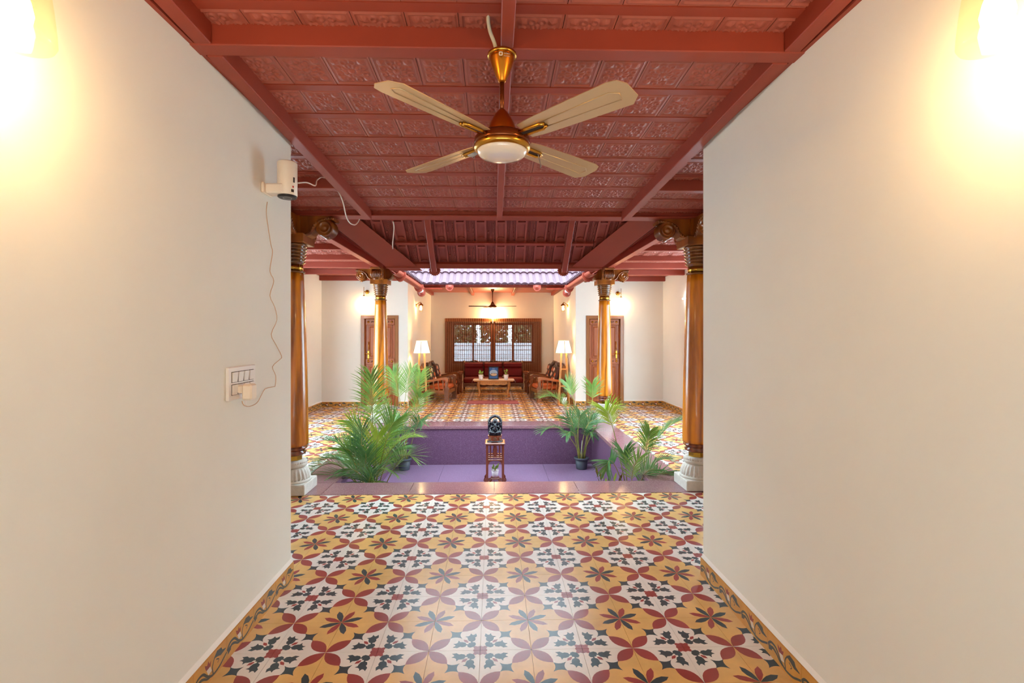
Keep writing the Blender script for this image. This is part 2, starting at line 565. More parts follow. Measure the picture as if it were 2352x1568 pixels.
tulip = [(0.265, 0.175), (0.30, 0.115), (0.36, 0.10), (0.40, 0.115), (0.455, 0.075), (0.545, 0.095), (0.50, 0.135), (0.495, 0.165), (0.545, 0.205),
         (0.49, 0.215), (0.455, 0.245), (0.44, 0.315), (0.405, 0.265), (0.36, 0.262), (0.30, 0.24)]
heart = [(0.115, 0.115), (0.20, 0.085), (0.25, 0.11), (0.262, 0.16), (0.235, 0.20), (0.235, 0.235), (0.20, 0.235), (0.16, 0.262), (0.11, 0.25), (0.085, 0.20)]
bud = [(0.235, 0.255), (0.255, 0.235), (0.325, 0.27), (0.345, 0.345), (0.27, 0.325)]
stem1 = [(0.23, 0.155), (0.29, 0.165), (0.29, 0.195), (0.23, 0.19)]
redc = [(0, 0), (0.135, 0), (0.115, 0.05), (0.135, 0.10), (0.10, 0.135), (0.05, 0.115), (0, 0.135)]
TILE_SHAPES = [([(0, 0), (1, 0), (1, 1), (0, 1)], 0), (white, 1), (dark_sq, 3), (petal, 2), (sym(petal), 2),
               (leaf8((0.585, 0.83), 0.068), 3), (leaf8((0.83, 0.585), 0.068), 2), (stem1, 3), (sym(stem1), 3), (heart, 3),
               (tulip, 3), (sym(tulip), 3), (bud, 2), (redc, 2)]
tv, tf, tm = inlay(TILE_SHAPES, 0.03)
G = 0.0008 / TS
def tile_pts(v):
    return ((v[0] - 0.5) * (1 - 2 * G) * TS, (v[1] - 0.5) * (1 - 2 * G) * TS, v[2] * TS)
tile_mb = MB()
tile_mb.v = [tile_pts(v) for v in tv]; tile_mb.f = tf; tile_mb.m = tm; tile_mb.s = [False] * len(tf)
TILE_MATS = ['tile_yellow', 'tile_white', 'tile_red', 'tile_dark']
tile_me = tile_mb.mesh('floor_tile', TILE_MATS)
cells = []
def in_floor(x, y):
    h = TS / 2
    if y < 0.6 or y > Y_ALC + h:
        return False
    if y < Y_END and not (XL - h < x < XR + h):
        return False
    if abs(x) > SIDE + h:
        return False
    if y > Y_BACK and not (ALC_L - h < x < ALC_R + h):
        return False
    return not (abs(x) < LX - h * 0.9 and LY0 + h * 0.9 < y < LY1 - h * 0.9)
for i in range(-16, 17):
    for j in range(-8, 50):
        x, y = TX0 + (i + 0.5) * TS, TY0 + (j + 0.5) * TS
        if not in_floor(x, y):
            continue
        # which corner is the white flower: even corners
        wi = i if i % 2 == 0 else i + 1
        wj = j if j % 2 == 0 else j + 1
        sx, sy = (1 if wi == i else -1), (1 if wj == j else -1)
        rot = {(1, 1): 0, (-1, 1): 90, (-1, -1): 180, (1, -1): 270}[(sx, sy)]
        u, v, d = project((x, y, 0))
        seen = 0 < u < 2352 and v < 1620 and d > 1.8
        hid = y > Y_END and not (640 < u < 1650)
        area = (TS * FPX / d) ** 2 * CAM_H / d if (seen and not hid) else 0
        cells.append((area, x, y, rot))
cells.sort(key=lambda c: -c[0])
for area, x, y, rot in cells[:300]:
    link('floor_tile', tile_me, floor, (x, y, -0.0002 * rnd.random()), (0, 0, R(rot)))
rest = MB()
for area, x, y, rot in cells[300:]:
    m = T(x, y, 0, rz=R(rot))
    if True:
        rest.f += [tuple(i + len(rest.v) for i in f) for f in tile_mb.f]
        rest.v += [tuple(m @ Vector(p)) for p in tile_mb.v]
        rest.m += tile_mb.m; rest.s += tile_mb.s
me = bpy.data.meshes.new('tile_field')
me.from_pydata(rest.v, [], rest.f)
for q in TILE_MATS:
    me.materials.append(MATS[q])
me.polygons.foreach_set('material_index', rest.m)
tag(link('tile_field', me, floor), kind='stuff')

# ---- sunken court: granite ledge, walls and floor slabs
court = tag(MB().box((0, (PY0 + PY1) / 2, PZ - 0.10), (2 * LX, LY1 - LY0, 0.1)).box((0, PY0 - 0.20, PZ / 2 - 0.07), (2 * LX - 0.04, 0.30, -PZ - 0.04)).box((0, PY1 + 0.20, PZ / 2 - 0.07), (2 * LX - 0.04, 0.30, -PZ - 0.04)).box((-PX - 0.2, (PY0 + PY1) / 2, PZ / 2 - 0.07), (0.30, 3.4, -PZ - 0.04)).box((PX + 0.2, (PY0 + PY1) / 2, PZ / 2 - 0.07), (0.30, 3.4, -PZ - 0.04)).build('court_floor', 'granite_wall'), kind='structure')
zt = 0.004
def slab(cx, cy, sx, sy, m='granite_top', z=zt, th=0.05):
    MB().box((0, 0, -th / 2), (sx - 0.003, sy - 0.003, th), bev=0.002).build('granite_slab', m, court, (cx, cy, z))
def run(a, b, n):
    return [(a + (b - a) * k / n, a + (b - a) * (k + 1) / n) for k in range(n)]
for a, b in run(-1.69, 1.70, 4):
    slab((a + b) / 2, (LY0 + PY0) / 2 + 0.01, b - a, PY0 - LY0 + 0.02)
for a, b in run(-1.69, 1.70, 4):
    slab((a + b) / 2, (LY1 + PY1) / 2 - 0.01, b - a, LY1 - PY1 + 0.02)
for s in (-1, 1):
    slab(s * (PX + LX) / 2, (LY0 + PY0) / 2 + 0.01, LX - PX, PY0 - LY0 + 0.02)
    slab(s * (PX + LX) / 2, (LY1 + PY1) / 2 - 0.01, LX - PX, LY1 - PY1 + 0.02)
    for a, b in run(PY0 + 0.02, PY1 - 0.02, 3):
        slab(s * ((PX + LX) / 2 - 0.01), (a + b) / 2, LX - PX + 0.02, b - a)
for a, b in run(-PX, PX, 3):                      # far and near walls of the pit
    for y in (PY1 + 0.04, PY0 - 0.04):
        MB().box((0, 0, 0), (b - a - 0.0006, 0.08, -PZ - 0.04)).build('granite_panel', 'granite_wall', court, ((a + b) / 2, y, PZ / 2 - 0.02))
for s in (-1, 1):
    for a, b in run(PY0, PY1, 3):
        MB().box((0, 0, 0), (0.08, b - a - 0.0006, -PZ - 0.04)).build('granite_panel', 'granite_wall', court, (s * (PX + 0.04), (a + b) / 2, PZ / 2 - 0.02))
for a, b in run(-PX, PX, 4):
    for c, d in run(PY0, PY1, 3):
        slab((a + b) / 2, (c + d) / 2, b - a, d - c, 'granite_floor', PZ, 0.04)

# ---- walls
def wall(name, boxes):
    mb = MB()
    for (x0, x1), (y0, y1), (z0, z1) in boxes:
        mb.box(((x0 + x1) / 2, (y0 + y1) / 2, (z0 + z1) / 2), (x1 - x0, y1 - y0, z1 - z0))
    return tag(mb.build(name, 'wall'), kind='structure')
OPEN_Y = -1.6
wall('wall_left', [((XL - 0.16, XL), (OPEN_Y, Y_END), (-0.05, WALL_H))])
wall('wall_right', [((XR, XR + 0.16), (OPEN_Y, Y_END), (-0.05, WALL_H))])
wall('wall_unseen_end', [((XL, XR), (OPEN_Y, OPEN_Y + 0.16), (-0.05, 3.0))])  # unseen end behind the camera, closed off to dim the passage walls
wall('wall_front_left', [((-SIDE - 0.15, XL - 0.16), (Y_END - 0.15, Y_END), (-0.05, WALL_H))])
wall('wall_front_right', [((XR + 0.16, SIDE + 0.15), (Y_END - 0.15, Y_END), (-0.05, WALL_H))])
for s, nm in ((-1, 'wall_side_left'), (1, 'wall_side_right')):
    x0, x1 = sorted((s * SIDE, s * (SIDE + 0.15)))
    w2, w3 = 6.3, 9.0                                # unseen opening, added to bring daylight to the back walls
    wall(nm, [((x0, x1), (Y_END, w2), (-0.05, 2.86)), ((x0, x1), (w3, Y_BACK), (-0.05, 2.86)),
              ((x0, x1), (w2, w3), (-0.05, 0.35)), ((x0, x1), (w2, w3), (2.55, 2.86))])
for s, nm in ((-1, 'window_added_left'), (1, 'window_added_right')):     # frames and panes for the added, unseen daylight openings
    wr = struct(nm, (s * (SIDE + 0.06), 7.65, 1.45))
    for y in (-1.33, -0.45, 0.45, 1.33):
        MB().box((0, 0, 0), (0.05, 0.04, 2.2)).build('window_frame', 'window_frame', wr, (0, y, 0))
    for z in (-1.07, 0.45, 1.07):
        MB().box((0, 0, 0), (0.046, 2.7, 0.04)).build('window_frame', 'window_frame', wr, (0, 0, z))
    for y in (-0.89, 0.0, 0.89):
        MB().box((0, 0, 0), (0.005, 0.83, 2.08)).build('pane', 'pane_glass', wr, (0, y, 0))
DL0, DL1, DR0, DR1, DH = -2.885, -2.075, 2.03, 2.86, 1.99
wall('wall_back_left', [((-SIDE - 0.15, DL0), (Y_BACK, Y_BACK + 0.2), (-0.05, 2.86)), ((DL1, ALC_L), (Y_BACK, Y_BACK + 0.2), (-0.05, 2.86)), ((DL0, DL1), (Y_BACK, Y_BACK + 0.2), (DH, 2.86))])
wall('wall_back_right', [((DR1, SIDE + 0.15), (Y_BACK, Y_BACK + 0.2), (-0.05, 2.86)), ((ALC_R, DR0), (Y_BACK, Y_BACK + 0.2), (-0.05, 2.86)), ((DR0, DR1), (Y_BACK, Y_BACK + 0.2), (DH, 2.86))])
wall('wall_alcove_left', [((ALC_L - 0.15, ALC_L), (Y_BACK + 0.2, Y_ALC), (-0.05, 2.9))])
wall('wall_alcove_right', [((ALC_R, ALC_R + 0.15), (Y_BACK + 0.2, Y_ALC), (-0.05, 2.9))])
WX0, WX1, WZ0, WZ1 = -1.24, 1.20, 0.72, 1.92
wall('wall_back', [((ALC_L - 0.15, WX0), (Y_ALC, Y_ALC + 0.2), (-0.05, 2.9)), ((WX1, ALC_R + 0.15), (Y_ALC, Y_ALC + 0.2), (-0.05, 2.9)),
                   ((WX0, WX1), (Y_ALC, Y_ALC + 0.2), (-0.05, WZ0)), ((WX0, WX1), (Y_ALC, Y_ALC + 0.2), (WZ1, 2.9))])

# ---- painted skirting tiles with a vine, one tile after another
BH, BL = 0.112, TS
vine = [(0.0, 0.40), (0.10, 0.62), (0.26, 0.60), (0.40, 0.30), (0.55, 0.13), (0.75, 0.16), (0.90, 0.30), (1.0, 0.40)]
def B(poly):
    return [(min(max(x, 0.0), 1.0) * BL, min(max(y, 0.0), 1.0) * BH) for x, y in poly]
def S2(pts, w):
    sm = [p for p in spline([(x * BL, y * BH, 0) for x, y in pts], 4)]
    ww = [w[0] + (w[1] - w[0]) * i / (len(sm) - 1) for i in range(len(sm))]
    return [(min(max(x, 0.0), BL), min(max(y, 0.0), BH)) for x, y in stroke(sm, ww)]
BASE_SHAPES = [(B([(0, 0), (1, 0), (1, 1), (0, 1)]), 0), (S2(vine, (0.012, 0.010)), 1),
               (S2([(0.55, 0.15), (0.40, 0.20), (0.28, 0.38), (0.16, 0.46), (0.06, 0.30)], (0.006, 0.016)), 1),
               (B([(0.10, 0.50), (0.02, 0.42), (0.03, 0.22), (0.14, 0.30)]), 1),
               (B([(0.42, 0.32), (0.52, 0.36), (0.47, 0.62), (0.36, 0.60)]), 3),
               (B([(0.36, 0.58), (0.48, 0.60), (0.50, 0.80), (0.45, 0.74), (0.42, 0.90), (0.38, 0.76), (0.31, 0.86), (0.33, 0.70)]), 2),
               (S2([(0.56, 0.16), (0.54, 0.45), (0.60, 0.72), (0.72, 0.80), (0.84, 0.70), (0.96, 0.62)], (0.008, 0.004)), 1),
               (B([(0.58, 0.74), (0.68, 0.92), (0.82, 0.86), (0.86, 0.68), (0.98, 0.60), (0.80, 0.56), (0.70, 0.66)]), 1),
               (S2([(0.66, 0.60), (0.74, 0.50), (0.70, 0.40)], (0.006, 0.004)), 1)]
bv, bf, bmi = inlay(BASE_SHAPES, 0.018)
base_mb = MB()
base_mb.v, base_mb.f, base_mb.m, base_mb.s = bv, bf, bmi, [False] * len(bf)
base_me = base_mb.mesh('skirting_tile', ['base_yellow', 'base_dark', 'base_red', 'base_white'])
def skirting(name, p0, p1, normal_z):
    """tiles along p0->p1 on the floor; the print faces the side to the left of that direction turned by normal_z"""
    p0, p1 = Vector((*p0, 0)), Vector((*p1, 0))
    d = (p1 - p0); L = d.length; d.normalize()
    out = Vector((-d.y, d.x, 0)) * normal_z
    n = max(1, round(L / (BL + 0.002)))
    s = L / n
    root = tag(MB().prism([(0, 0), (0.012, 0), (0.012, BH), (0.016, BH + 0.004), (0.0, BH + 0.022)], 0, L, 'X').build(name, 'plaster'), kind='structure')
    xax = d if normal_z < 0 else -d
    start = p0 if normal_z < 0 else p1
    m = Matrix((xax, Vector((0, 0, 1)), out)).transposed()
    yax = out.copy(); zx = Vector((0, 0, 1))
    mm = Matrix((xax, yax, zx)).transposed().to_4x4()
    if mm.determinant() < 0:
        mm = Matrix((-xax, yax, zx)).transposed().to_4x4()
        root.matrix_world = Matrix.Translation(start + xax * L) @ mm
    else:
        root.matrix_world = Matrix.Translation(start) @ mm
    inv = root.matrix_world.inverted()
    for k in range(n):
        o = link('skirting_tile', base_me, root)
        w = Matrix.Translation(start + xax * (k * s + 0.001) + out * 0.019) @ m.to_4x4() @ Matrix.Diagonal((s / BL * 0.994, 1, 1, 1))
        o.matrix_local = inv @ w
skirting('baseboard_left', (XL, 1.6), (XL, Y_END), -1)
skirting('baseboard_right', (XR, 1.6), (XR, Y_END), 1)
skirting('baseboard_side_left', (-SIDE, Y_END), (-SIDE, Y_BACK), -1)
skirting('baseboard_side_right', (SIDE, Y_END), (SIDE, Y_BACK), 1)
skirting('baseboard_back_left', (-SIDE, Y_BACK), (DL0 - 0.01, Y_BACK), -1)
skirting('baseboard_back_right', (DR1 + 0.01, Y_BACK), (SIDE, Y_BACK), -1)
skirting('baseboard_door_left', (DL1 + 0.01, Y_BACK), (ALC_L, Y_BACK), -1)
skirting('baseboard_door_right', (ALC_R, Y_BACK), (DR0 - 0.01, Y_BACK), -1)
skirting('baseboard_alcove_left', (ALC_L, Y_BACK), (ALC_L, Y_ALC), -1)
skirting('baseboard_alcove_right', (ALC_R, Y_BACK), (ALC_R, Y_ALC), 1)

# ---- ceiling: sloping boards, painted steel beams, pressed relief tiles
ceiling = struct('ceiling')
CZ = lambda y: 2.99 - 0.037 * y
SL = math.atan(0.037)
def board(name, x0, x1, y0, y1, z0, z1, parent=ceiling, m='maroon_tile'):
    mb = MB()
    mb.add([(x0, y0, z0), (x1, y0, z0), (x1, y1, z1), (x0, y1, z1), (x0, y0, z0 + 0.05), (x1, y0, z0 + 0.05), (x1, y1, z1 + 0.05), (x0, y1, z1 + 0.05)],
           [(0, 3, 2, 1), (4, 5, 6, 7), (0, 1, 5, 4), (1, 2, 6, 5), (2, 3, 7, 6), (3, 0, 4, 7)])
    return mb.build(name, m, parent)
board('ceiling_board', XL - 0.16, XR + 0.16, OPEN_Y, Y_END, CZ(OPEN_Y), CZ(Y_END))
board('ceiling_board', -SIDE - 0.15, SIDE + 0.15, Y_END - 0.15, 5.05, CZ(Y_END - 0.15) + 0.001, CZ(5.05))
AZ = 2.835
board('ceiling_board', -SIDE - 0.15, -1.98, 5.05, Y_BACK + 0.2, AZ, AZ)
board('ceiling_board', 1.98, SIDE + 0.15, 5.05, Y_BACK + 0.2, AZ, AZ)
board('ceiling_board', -1.98, 1.98, 8.9, Y_BACK + 0.2, AZ, AZ)
board('ceiling_board', ALC_L - 0.15, ALC_R + 0.15, Y_BACK + 0.2, Y_ALC + 0.2, AZ, AZ)
# one pressed tile: raised double rim, a daisy, corner sprays and scrolls
CW, CD, CP = 0.224, 0.255, 0.31
def relief(x, y):
    """x, y in -1..1; height in metres (hangs down)"""
    e = max(abs(x), abs(y))
    h = 0.0
    if e > 0.94:
        return 0.001
    if 0.84 < e <= 0.91:
        h += 0.005
    elif 0.78 < e <= 0.84:
        h -= 0.001
    r, a = math.hypot(x, y), math.atan2(y, x)
    if r < 0.15:
        h += 0.009 * math.sqrt(max(0, 1 - (r / 0.15) ** 2)) + 0.002
    elif r < 0.46:
        pet = abs(math.cos(a * 6))
        h += 0.007 * pet * math.sin((r - 0.15) / 0.31 * math.pi) ** 0.6
    for sx in (-1, 1):
        for sy in (-1, 1):
            dx, dy = x * sx - 0.58, y * sy - 0.56
            q, b = math.hypot(dx, dy), math.atan2(dy, dx)
            if q < 0.2:
                h += 0.008 * (0.45 + 0.55 * abs(math.cos(b * 2.5))) * (1 - (q / 0.2) ** 2)
        for vert in (0, 1):
            px, py = (x, y) if not vert else (y, x)
            dx, dy = abs(px) - 0.2, py * sx - 0.58
            q = math.hypot(dx, dy)
            if 0.08 < q < 0.17:
                h += 0.006 * math.sin((q - 0.08) / 0.09 * math.pi)
    return h * 1.2
NX, NY = 48, 52
vs_, fs_ = [], []
for j in range(NY + 1):
    for i in range(NX + 1):
        x, y = -1 + 2 * i / NX, -1 + 2 * j / NY
        vs_.append((x * CW / 2 * 0.985, y * CD / 2, -relief(x, y)))
for j in range(NY):
    for i in range(NX):
        a = j * (NX + 1) + i
        fs_.append((a, a + NX + 1, a + NX + 2, a + 1))
ct_mb = MB(); ct_mb.add(vs_, fs_, 0, True)
ct_mb.box((0, 0, 0.006), (CW * 0.985, CD, 0.011))
ceil_me = ct_mb.mesh('ceiling_tile', 'maroon_tile')
ceil_cells = []
for k in range(-1, 10):
    y = 2.035 + CP * k + CD / 2
    for i in range(-11, 11):
        x = 0.075 + CW * (i + 0.5)
        if y < Y_END + 0.05 and not (XL < x < XR + 0.05):
            continue
        if not (-2.4 < x < 2.5):
            continue
        ceil_cells.append((x, y))
        link('ceiling_tile', ceil_me, ceiling, (x, y, CZ(y) - 0.013), (-SL, 0, 0))
for k in range(11):
    y = 5.2 + CP * k
    for s in (-1, 1):
        for i in range(5):
            link('ceiling_tile', ceil_me, ceiling, (s * (2.2 + CW * i), y, AZ - 0.013), (0, 0, 0))
for k in range(-1, 10):                           # flat steel strips between the rows
    y = 2.035 + CP * k + CD + (CP - CD) / 2
    if y > 4.86:
        continue
    x0, x1 = (XL, XR) if y < Y_END else (-2.5, 2.6)
    MB().box((0, 0, 0), (x1 - x0, CP - CD - 0.002, 0.010)).build('ceiling_strip', 'maroon', ceiling, ((x0 + x1) / 2, y, CZ(y) - 0.014), (-SL, 0, 0))
def beam(x0, x1, y0, y1, z0, z1, sl=False):
    """box beam; with sl its underside follows the sloping ceiling"""
    mb = MB()
    if not sl:
        mb.box((0, 0, 0), (x1 - x0, y1 - y0, z1 - z0), bev=0.004)
        return mb.build('beam', 'maroon', ceiling, ((x0 + x1) / 2, (y0 + y1) / 2, (z0 + z1) / 2))
    ym = (y0 + y1) / 2
    mb.box((0, 0, 0), (x1 - x0, (y1 - y0), z1 - z0), bev=0.004)
    return mb.build('beam', 'maroon', ceiling, ((x0 + x1) / 2, ym, CZ(ym) - (z1 - z0) / 2 - 0.002), (-SL, 0, 0))
BD = 0.104
for x0, x1 in ((XL - 0.16, XL + 0.018), (XR - 0.018, XR + 0.16)):      # fillers added on the wall tops to stop sky light leaking in
    MB().box((0, 0, 0), (x1 - x0, Y_END - OPEN_Y, 0.26)).build('leak_filler', 'maroon', ceiling, ((x0 + x1) / 2, (Y_END + OPEN_Y) / 2, WALL_H + 0.131))
for x0, x1 in ((-SIDE - 0.15, XL - 0.16), (XR + 0.16, SIDE + 0.15)):
    MB().box((0, 0, 0), (x1 - x0, 0.15, 0.1)).build('leak_filler', 'maroon', ceiling, ((x0 + x1) / 2, Y_END - 0.075, WALL_H + 0.05))
beam(XL - 0.02, XR + 0.02, 2.13, 2.214, CZ(2.17) - BD, CZ(2.17) + 0.02)
beam(-1.275, -1.205, OPEN_Y, 2.13, 0, BD, True)
beam(1.275, 1.345, OPEN_Y, 2.13, 0, BD, True)
beam(-1.275, -1.205, 2.214, 4.885, 0, BD, True)
beam(1.275, 1.345, 2.214, 4.885, 0, BD, True)
beam(0.03, 0.085, OPEN_Y, 2.13, 0, BD, True)
beam(0.03, 0.085, 2.214, 4.885, 0, BD - 0.02, True)
beam(-SIDE, -1.275, 3.96, 4.03, CZ(4) - BD, CZ(4))
beam(1.345, SIDE, 3.96, 4.03, CZ(4) - BD, CZ(4))
beam(-SIDE, SIDE, 4.885, 5.03, 2.757, 2.85)
beam(-SIDE, SIDE, 4.875, 5.045, 2.742, 2.757)
for s in (-1, 1):
    for y in (5.9, 6.82, 7.75, 8.62, 9.55, 10.64):
        a, b = sorted((s * 2.08, s * SIDE))
        beam(a, b, y - 0.04, y + 0.04, 2.735, AZ)
    a, b = sorted((s * 1.98, s * 2.08))
    beam(a, b, 5.05, Y_BACK, 2.735, AZ)
beam(-1.98, 1.98, 8.86, 8.98, 2.735, AZ)
for x in (-1.83, -0.62, 0.57, 1.76):
    beam(x - 0.04, x + 0.04, Y_BACK, Y_ALC, 2.745, AZ)
beam(ALC_L, ALC_R, Y_BACK + 0.02, Y_BACK + 0.1, 2.72, AZ)

# ---- tiled roof round the open court
roof = struct('roof')
EX, EY0, EY1, EZ, RM = 1.20, 5.75, 8.05, 2.37, 0.78
RA = math.atan(RM)
TE, TPX = 0.345, 0.22                             # exposure up the slope, pitch across
STEP = TE * math.cos(RA)
def roof_profile(x):
    """height of the weather side across one tile, x in 0..1"""
    def hump(c, w, h):
        d = abs(x - c) / w
        return h * math.sqrt(max(0.0, 1 - d * d)) if d < 1 else 0.0
    z = max(hump(0.26, 0.22, 0.030), hump(0.76, 0.20, 0.030))
    for c in (0.015, 0.51, 0.985):
        z = max(z, hump(c, 0.03, 0.012))
    return z
RL = 0.40
rt = MB()
xs = [i / 28 for i in range(29)]
top = [[(x * TPX, y, roof_profile(x) + 0.012) for x in xs] for y in (0.0, RL)]
n = len(xs)
rt.add(top[0] + top[1], [(i, i + 1, n + i + 1, n + i) for i in range(n - 1)], 1, False)
rt.add(top[0] + [(x * TPX, 0, 0.0) for x in xs], [(i, n + i, n + i + 1, i + 1) for i in range(n - 1)], 1)
rt.add([(0, 0, 0), (TPX, 0, 0), (TPX, RL, 0), (0, RL, 0)], [(0, 3, 2, 1)], 0)
def rib(x0, x1, y0, y1, h):
    h *= 1.7
    rt.box(((x0 + x1) / 2 * TPX, (y0 + y1) / 2, -h / 2), ((x1 - x0) * TPX, y1 - y0, h), 0)
rib(0.02, 0.045, 0.02, RL, 0.014)
rib(0.075, 0.10, 0.02, RL, 0.014)
for k in range(6):
    rib(0.045, 0.075, 0.03 + k * 0.062, 0.045 + k * 0.062, 0.012)
for c in (0.14, 0.18, 0.22):
    rib(c - 0.013, c + 0.013, 0.02, RL, 0.012)
rib(0.27, 0.285, 0.02, RL, 0.010); rib(0.33, 0.345, 0.02, RL, 0.010); rib(0.285, 0.33, 0.16, 0.18, 0.010)
rib(0.40, 0.50, 0.02, RL, 0.016); rib(0.86, 0.96, 0.02, RL, 0.016)
rib(0.50, 0.86, 0.30, 0.33, 0.016)
arch = [(0.5 * TPX, 0.06)] + [((0.68 + 0.18 * math.cos(a)) * TPX, 0.10 + 0.04 * math.sin(-a) * -1 - 0.03) for a in [math.pi - k * math.pi / 8 for k in range(9)]] + [(0.86 * TPX, 0.06)]
rt.prism([(0.5 * TPX, 0.02), (0.86 * TPX, 0.02), (0.86 * TPX, 0.07)] + [((0.68 + 0.18 * math.cos(k * math.pi / 8)) * TPX, 0.07 + 0.03 * math.sin(k * math.pi / 8) * 0.9) for k in range(1, 8)] + [(0.5 * TPX, 0.07)], -0.014, 0.0, 'Z', 0)
rt_me = rt.mesh('roof_tile', ['clay_under', 'clay_top'])
def roof_frame(side):
    """local frame of one roof side: x along the eave, y up the slope, z outward; origin on the eave line at its middle"""
    yaw = {'near': R(180), 'far': 0, 'left': R(90), 'right': R(-90)}[side]
    o = {'near': (0.01, EY0), 'far': (0.01, EY1), 'left': (-EX + 0.01, (EY0 + EY1) / 2), 'right': (EX + 0.01, (EY0 + EY1) / 2)}[side]
    return Matrix.Translation((o[0], o[1], EZ)) @ Euler((0, 0, yaw)).to_matrix().to_4x4() @ Euler((RA, 0, 0)).to_matrix().to_4x4()
def cut_valley(o, M_, F, half, c):
    """saw a tile off along the valley it reaches"""
    s = 1 if c > 0 else -1
    pt = F @ Vector((s * half, 0, 0))
    inward = -(F.to_3x3() @ Vector((0, 1, 0))); inward.z = 0; inward.normalize()
    no = (inward + (F.to_3x3() @ Vector((s, 0, 0)))).normalized()
    far_ = max((M_ @ Vector(b) - pt).dot(no) for b in o.bound_box)
    if far_ <= 0.0:
        return
    bm = bmesh.new(); bm.from_mesh(rt_me)
    inv = M_.inverted()
    bmesh.ops.bisect_plane(bm, geom=bm.verts[:] + bm.edges[:] + bm.faces[:], plane_co=inv @ pt, plane_no=(M_.to_3x3().transposed() @ no), clear_outer=True)
    if not bm.faces:
        bm.free(); bpy.data.objects.remove(o); return
    me_ = rt_me.copy(); bm.to_mesh(me_); bm.free()
    o.data = me_
for side in ('near', 'far', 'left', 'right'):
    F = roof_frame(side)
    half = EX if side in ('near', 'far') else (EY1 - EY0) / 2
    for row in range(3):
        w = half + STEP * (row + 1) + 0.12
        kmax = int(w / TPX) + 1
        for k in range(-kmax - 1, kmax + 1):
            c = (k + 0.5) * TPX
            if abs(c) > w:
                continue
            o = link('roof_tile', rt_me, roof)
            M_ = F @ Matrix.Translation((k * TPX, row * TE - 0.015, 0.004)) @ Euler((R(-4.2), 0, 0)).to_matrix().to_4x4() @ Matrix.Translation((0, 0, 0.03))
            o.matrix_local = M_
            cut_valley(o, M_, F, half, c)
    # unseen slab above the visible rows, added to keep sky light out
    w0, w1 = half + STEP * 2.6, half + STEP * 2.6 + 1.3
    y0, y1 = TE * 2.6, TE * 2.6 + 1.3 / math.cos(RA)
    d = MB().add([(-w0, y0, 0.05), (w0, y0, 0.05), (w1, y1, 0.05), (-w1, y1, 0.05), (-w0, y0, 0.08), (w0, y0, 0.08), (w1, y1, 0.08), (-w1, y1, 0.08)],
                 [(0, 3, 2, 1), (4, 5, 6, 7), (0, 1, 5, 4), (1, 2, 6, 5), (2, 3, 7, 6), (3, 0, 4, 7)]).build('unseen_roof_slab', 'clay_under', roof)
    d.matrix_local = F
    # battens under the tiles
    for row, off in ((0, 0.05), (1, 0.02), (2, 0.02)):
        w = half + STEP * row - 0.03
        b = MB().box((0, row * TE + off, -0.02), (2 * half - 0.1 if row == 0 else 2 * half + 2 * STEP * row - 0.75, 0.035, 0.03)).build('batten', 'maroon', roof)
        b.matrix_local = F
    # V-shaped valley sheet: each side of the roof carries its half at both ends
    up = TE * 3.1
    for s in (-1, 1):
        e0, e1 = s * half, s * (half + STEP * 3.1)
        t = 0.36
        v = [(e0, -0.03, -0.045), (e0 - s * t, -0.03, -0.045), (e1 - s * t, up, -0.045), (e1, up, -0.045)]
        v += [(p[0], p[1], p[2] - 0.006) for p in v]
        vm = MB().add(v, [(0, 1, 2, 3), (7, 6, 5, 4), (0, 4, 5, 1), (1, 5, 6, 2), (2, 6, 7, 3), (3, 7, 4, 0)])
        vm.box((0, 0, 0), (0.001, 0.001, 0.001), mtx=Matrix.Translation(v[0]))
        o = vm.build('valley_sheet', 'maroon', roof)
        o.matrix_local = F
def rosette_mesh():
    mb = MB()
    n = 18
    out = [((0.072 if k % 2 == 0 else 0.060) * math.cos(math.pi * k / n), (0.072 if k % 2 == 0 else 0.060) * math.sin(math.pi * k / n)) for k in range(2 * n)]
    mb.prism(out, -0.010, 0.010, 'Y')
    mb.lathe([(0.048, 0.0), (0.046, 0.004), (0.034, 0.005), (0.032, 0.009), (0.018, 0.008), (0.014, 0.013), (0.001, 0.014)], 16, 0, T(0, -0.01, 0, rx=R(90)))
    return mb.mesh('rosette', 'maroon')
ros_me = rosette_mesh()
for side, xs_ in (('near', (-0.69, 0.82)), ('far', (-0.72, 0.71))):
    F = roof_frame(side)
    for x in xs_:
        lx = -(x - 0.01) if side == 'near' else x - 0.01
        b = MB().box((lx, 0.46, -0.068), (0.062, 0.92, 0.075), bev=0.004).build('rafter', 'maroon', roof)
        b.matrix_local = F
        yy = (EY0 + 0.055) if side == 'near' else (EY1 - 0.01)
        link('rosette', ros_me, roof, (x, yy if side == 'far' else yy - 0.03, EZ - 0.02 if side == 'far' else EZ - 0.045), (0, 0, 0))
def gutter(x, s):
    y0, y1 = EY0 + 0.12, EY1 + 0.02
    prof = [(0.055 * math.cos(a), 0.055 * math.sin(a)) for a in [math.pi + k * math.pi / 10 for k in range(11)]]
    poly = prof + [(p[0] * 0.9, p[1] * 0.9) for p in prof[::-1]]
    g = MB().prism(poly, y0, y1, 'Y').build('gutter', 'maroon', roof, (x, 0, EZ - 0.03))
    MB().tube([(0, y1 - 0.10, 0.012), (0, y1 + 0.015, -0.012)], 0.036, 12).build('pipe_end', 'plaster', g, (0.0, 0.0, -0.05))
    link('rosette', ros_me, g, (0, y1 + 0.03 - 0.05, -0.085))
    for y in (y0 + 0.35, y1 - 0.30):
        MB().prism([(-0.07, 0.02), (0.07, 0.02), (0.075, -0.03), (0.05, -0.075), (0.02, -0.10), (-0.02, -0.10), (-0.05, -0.075), (-0.075, -0.03)], y, y + 0.02, 'Y').build('gutter_bracket', 'maroon', g)
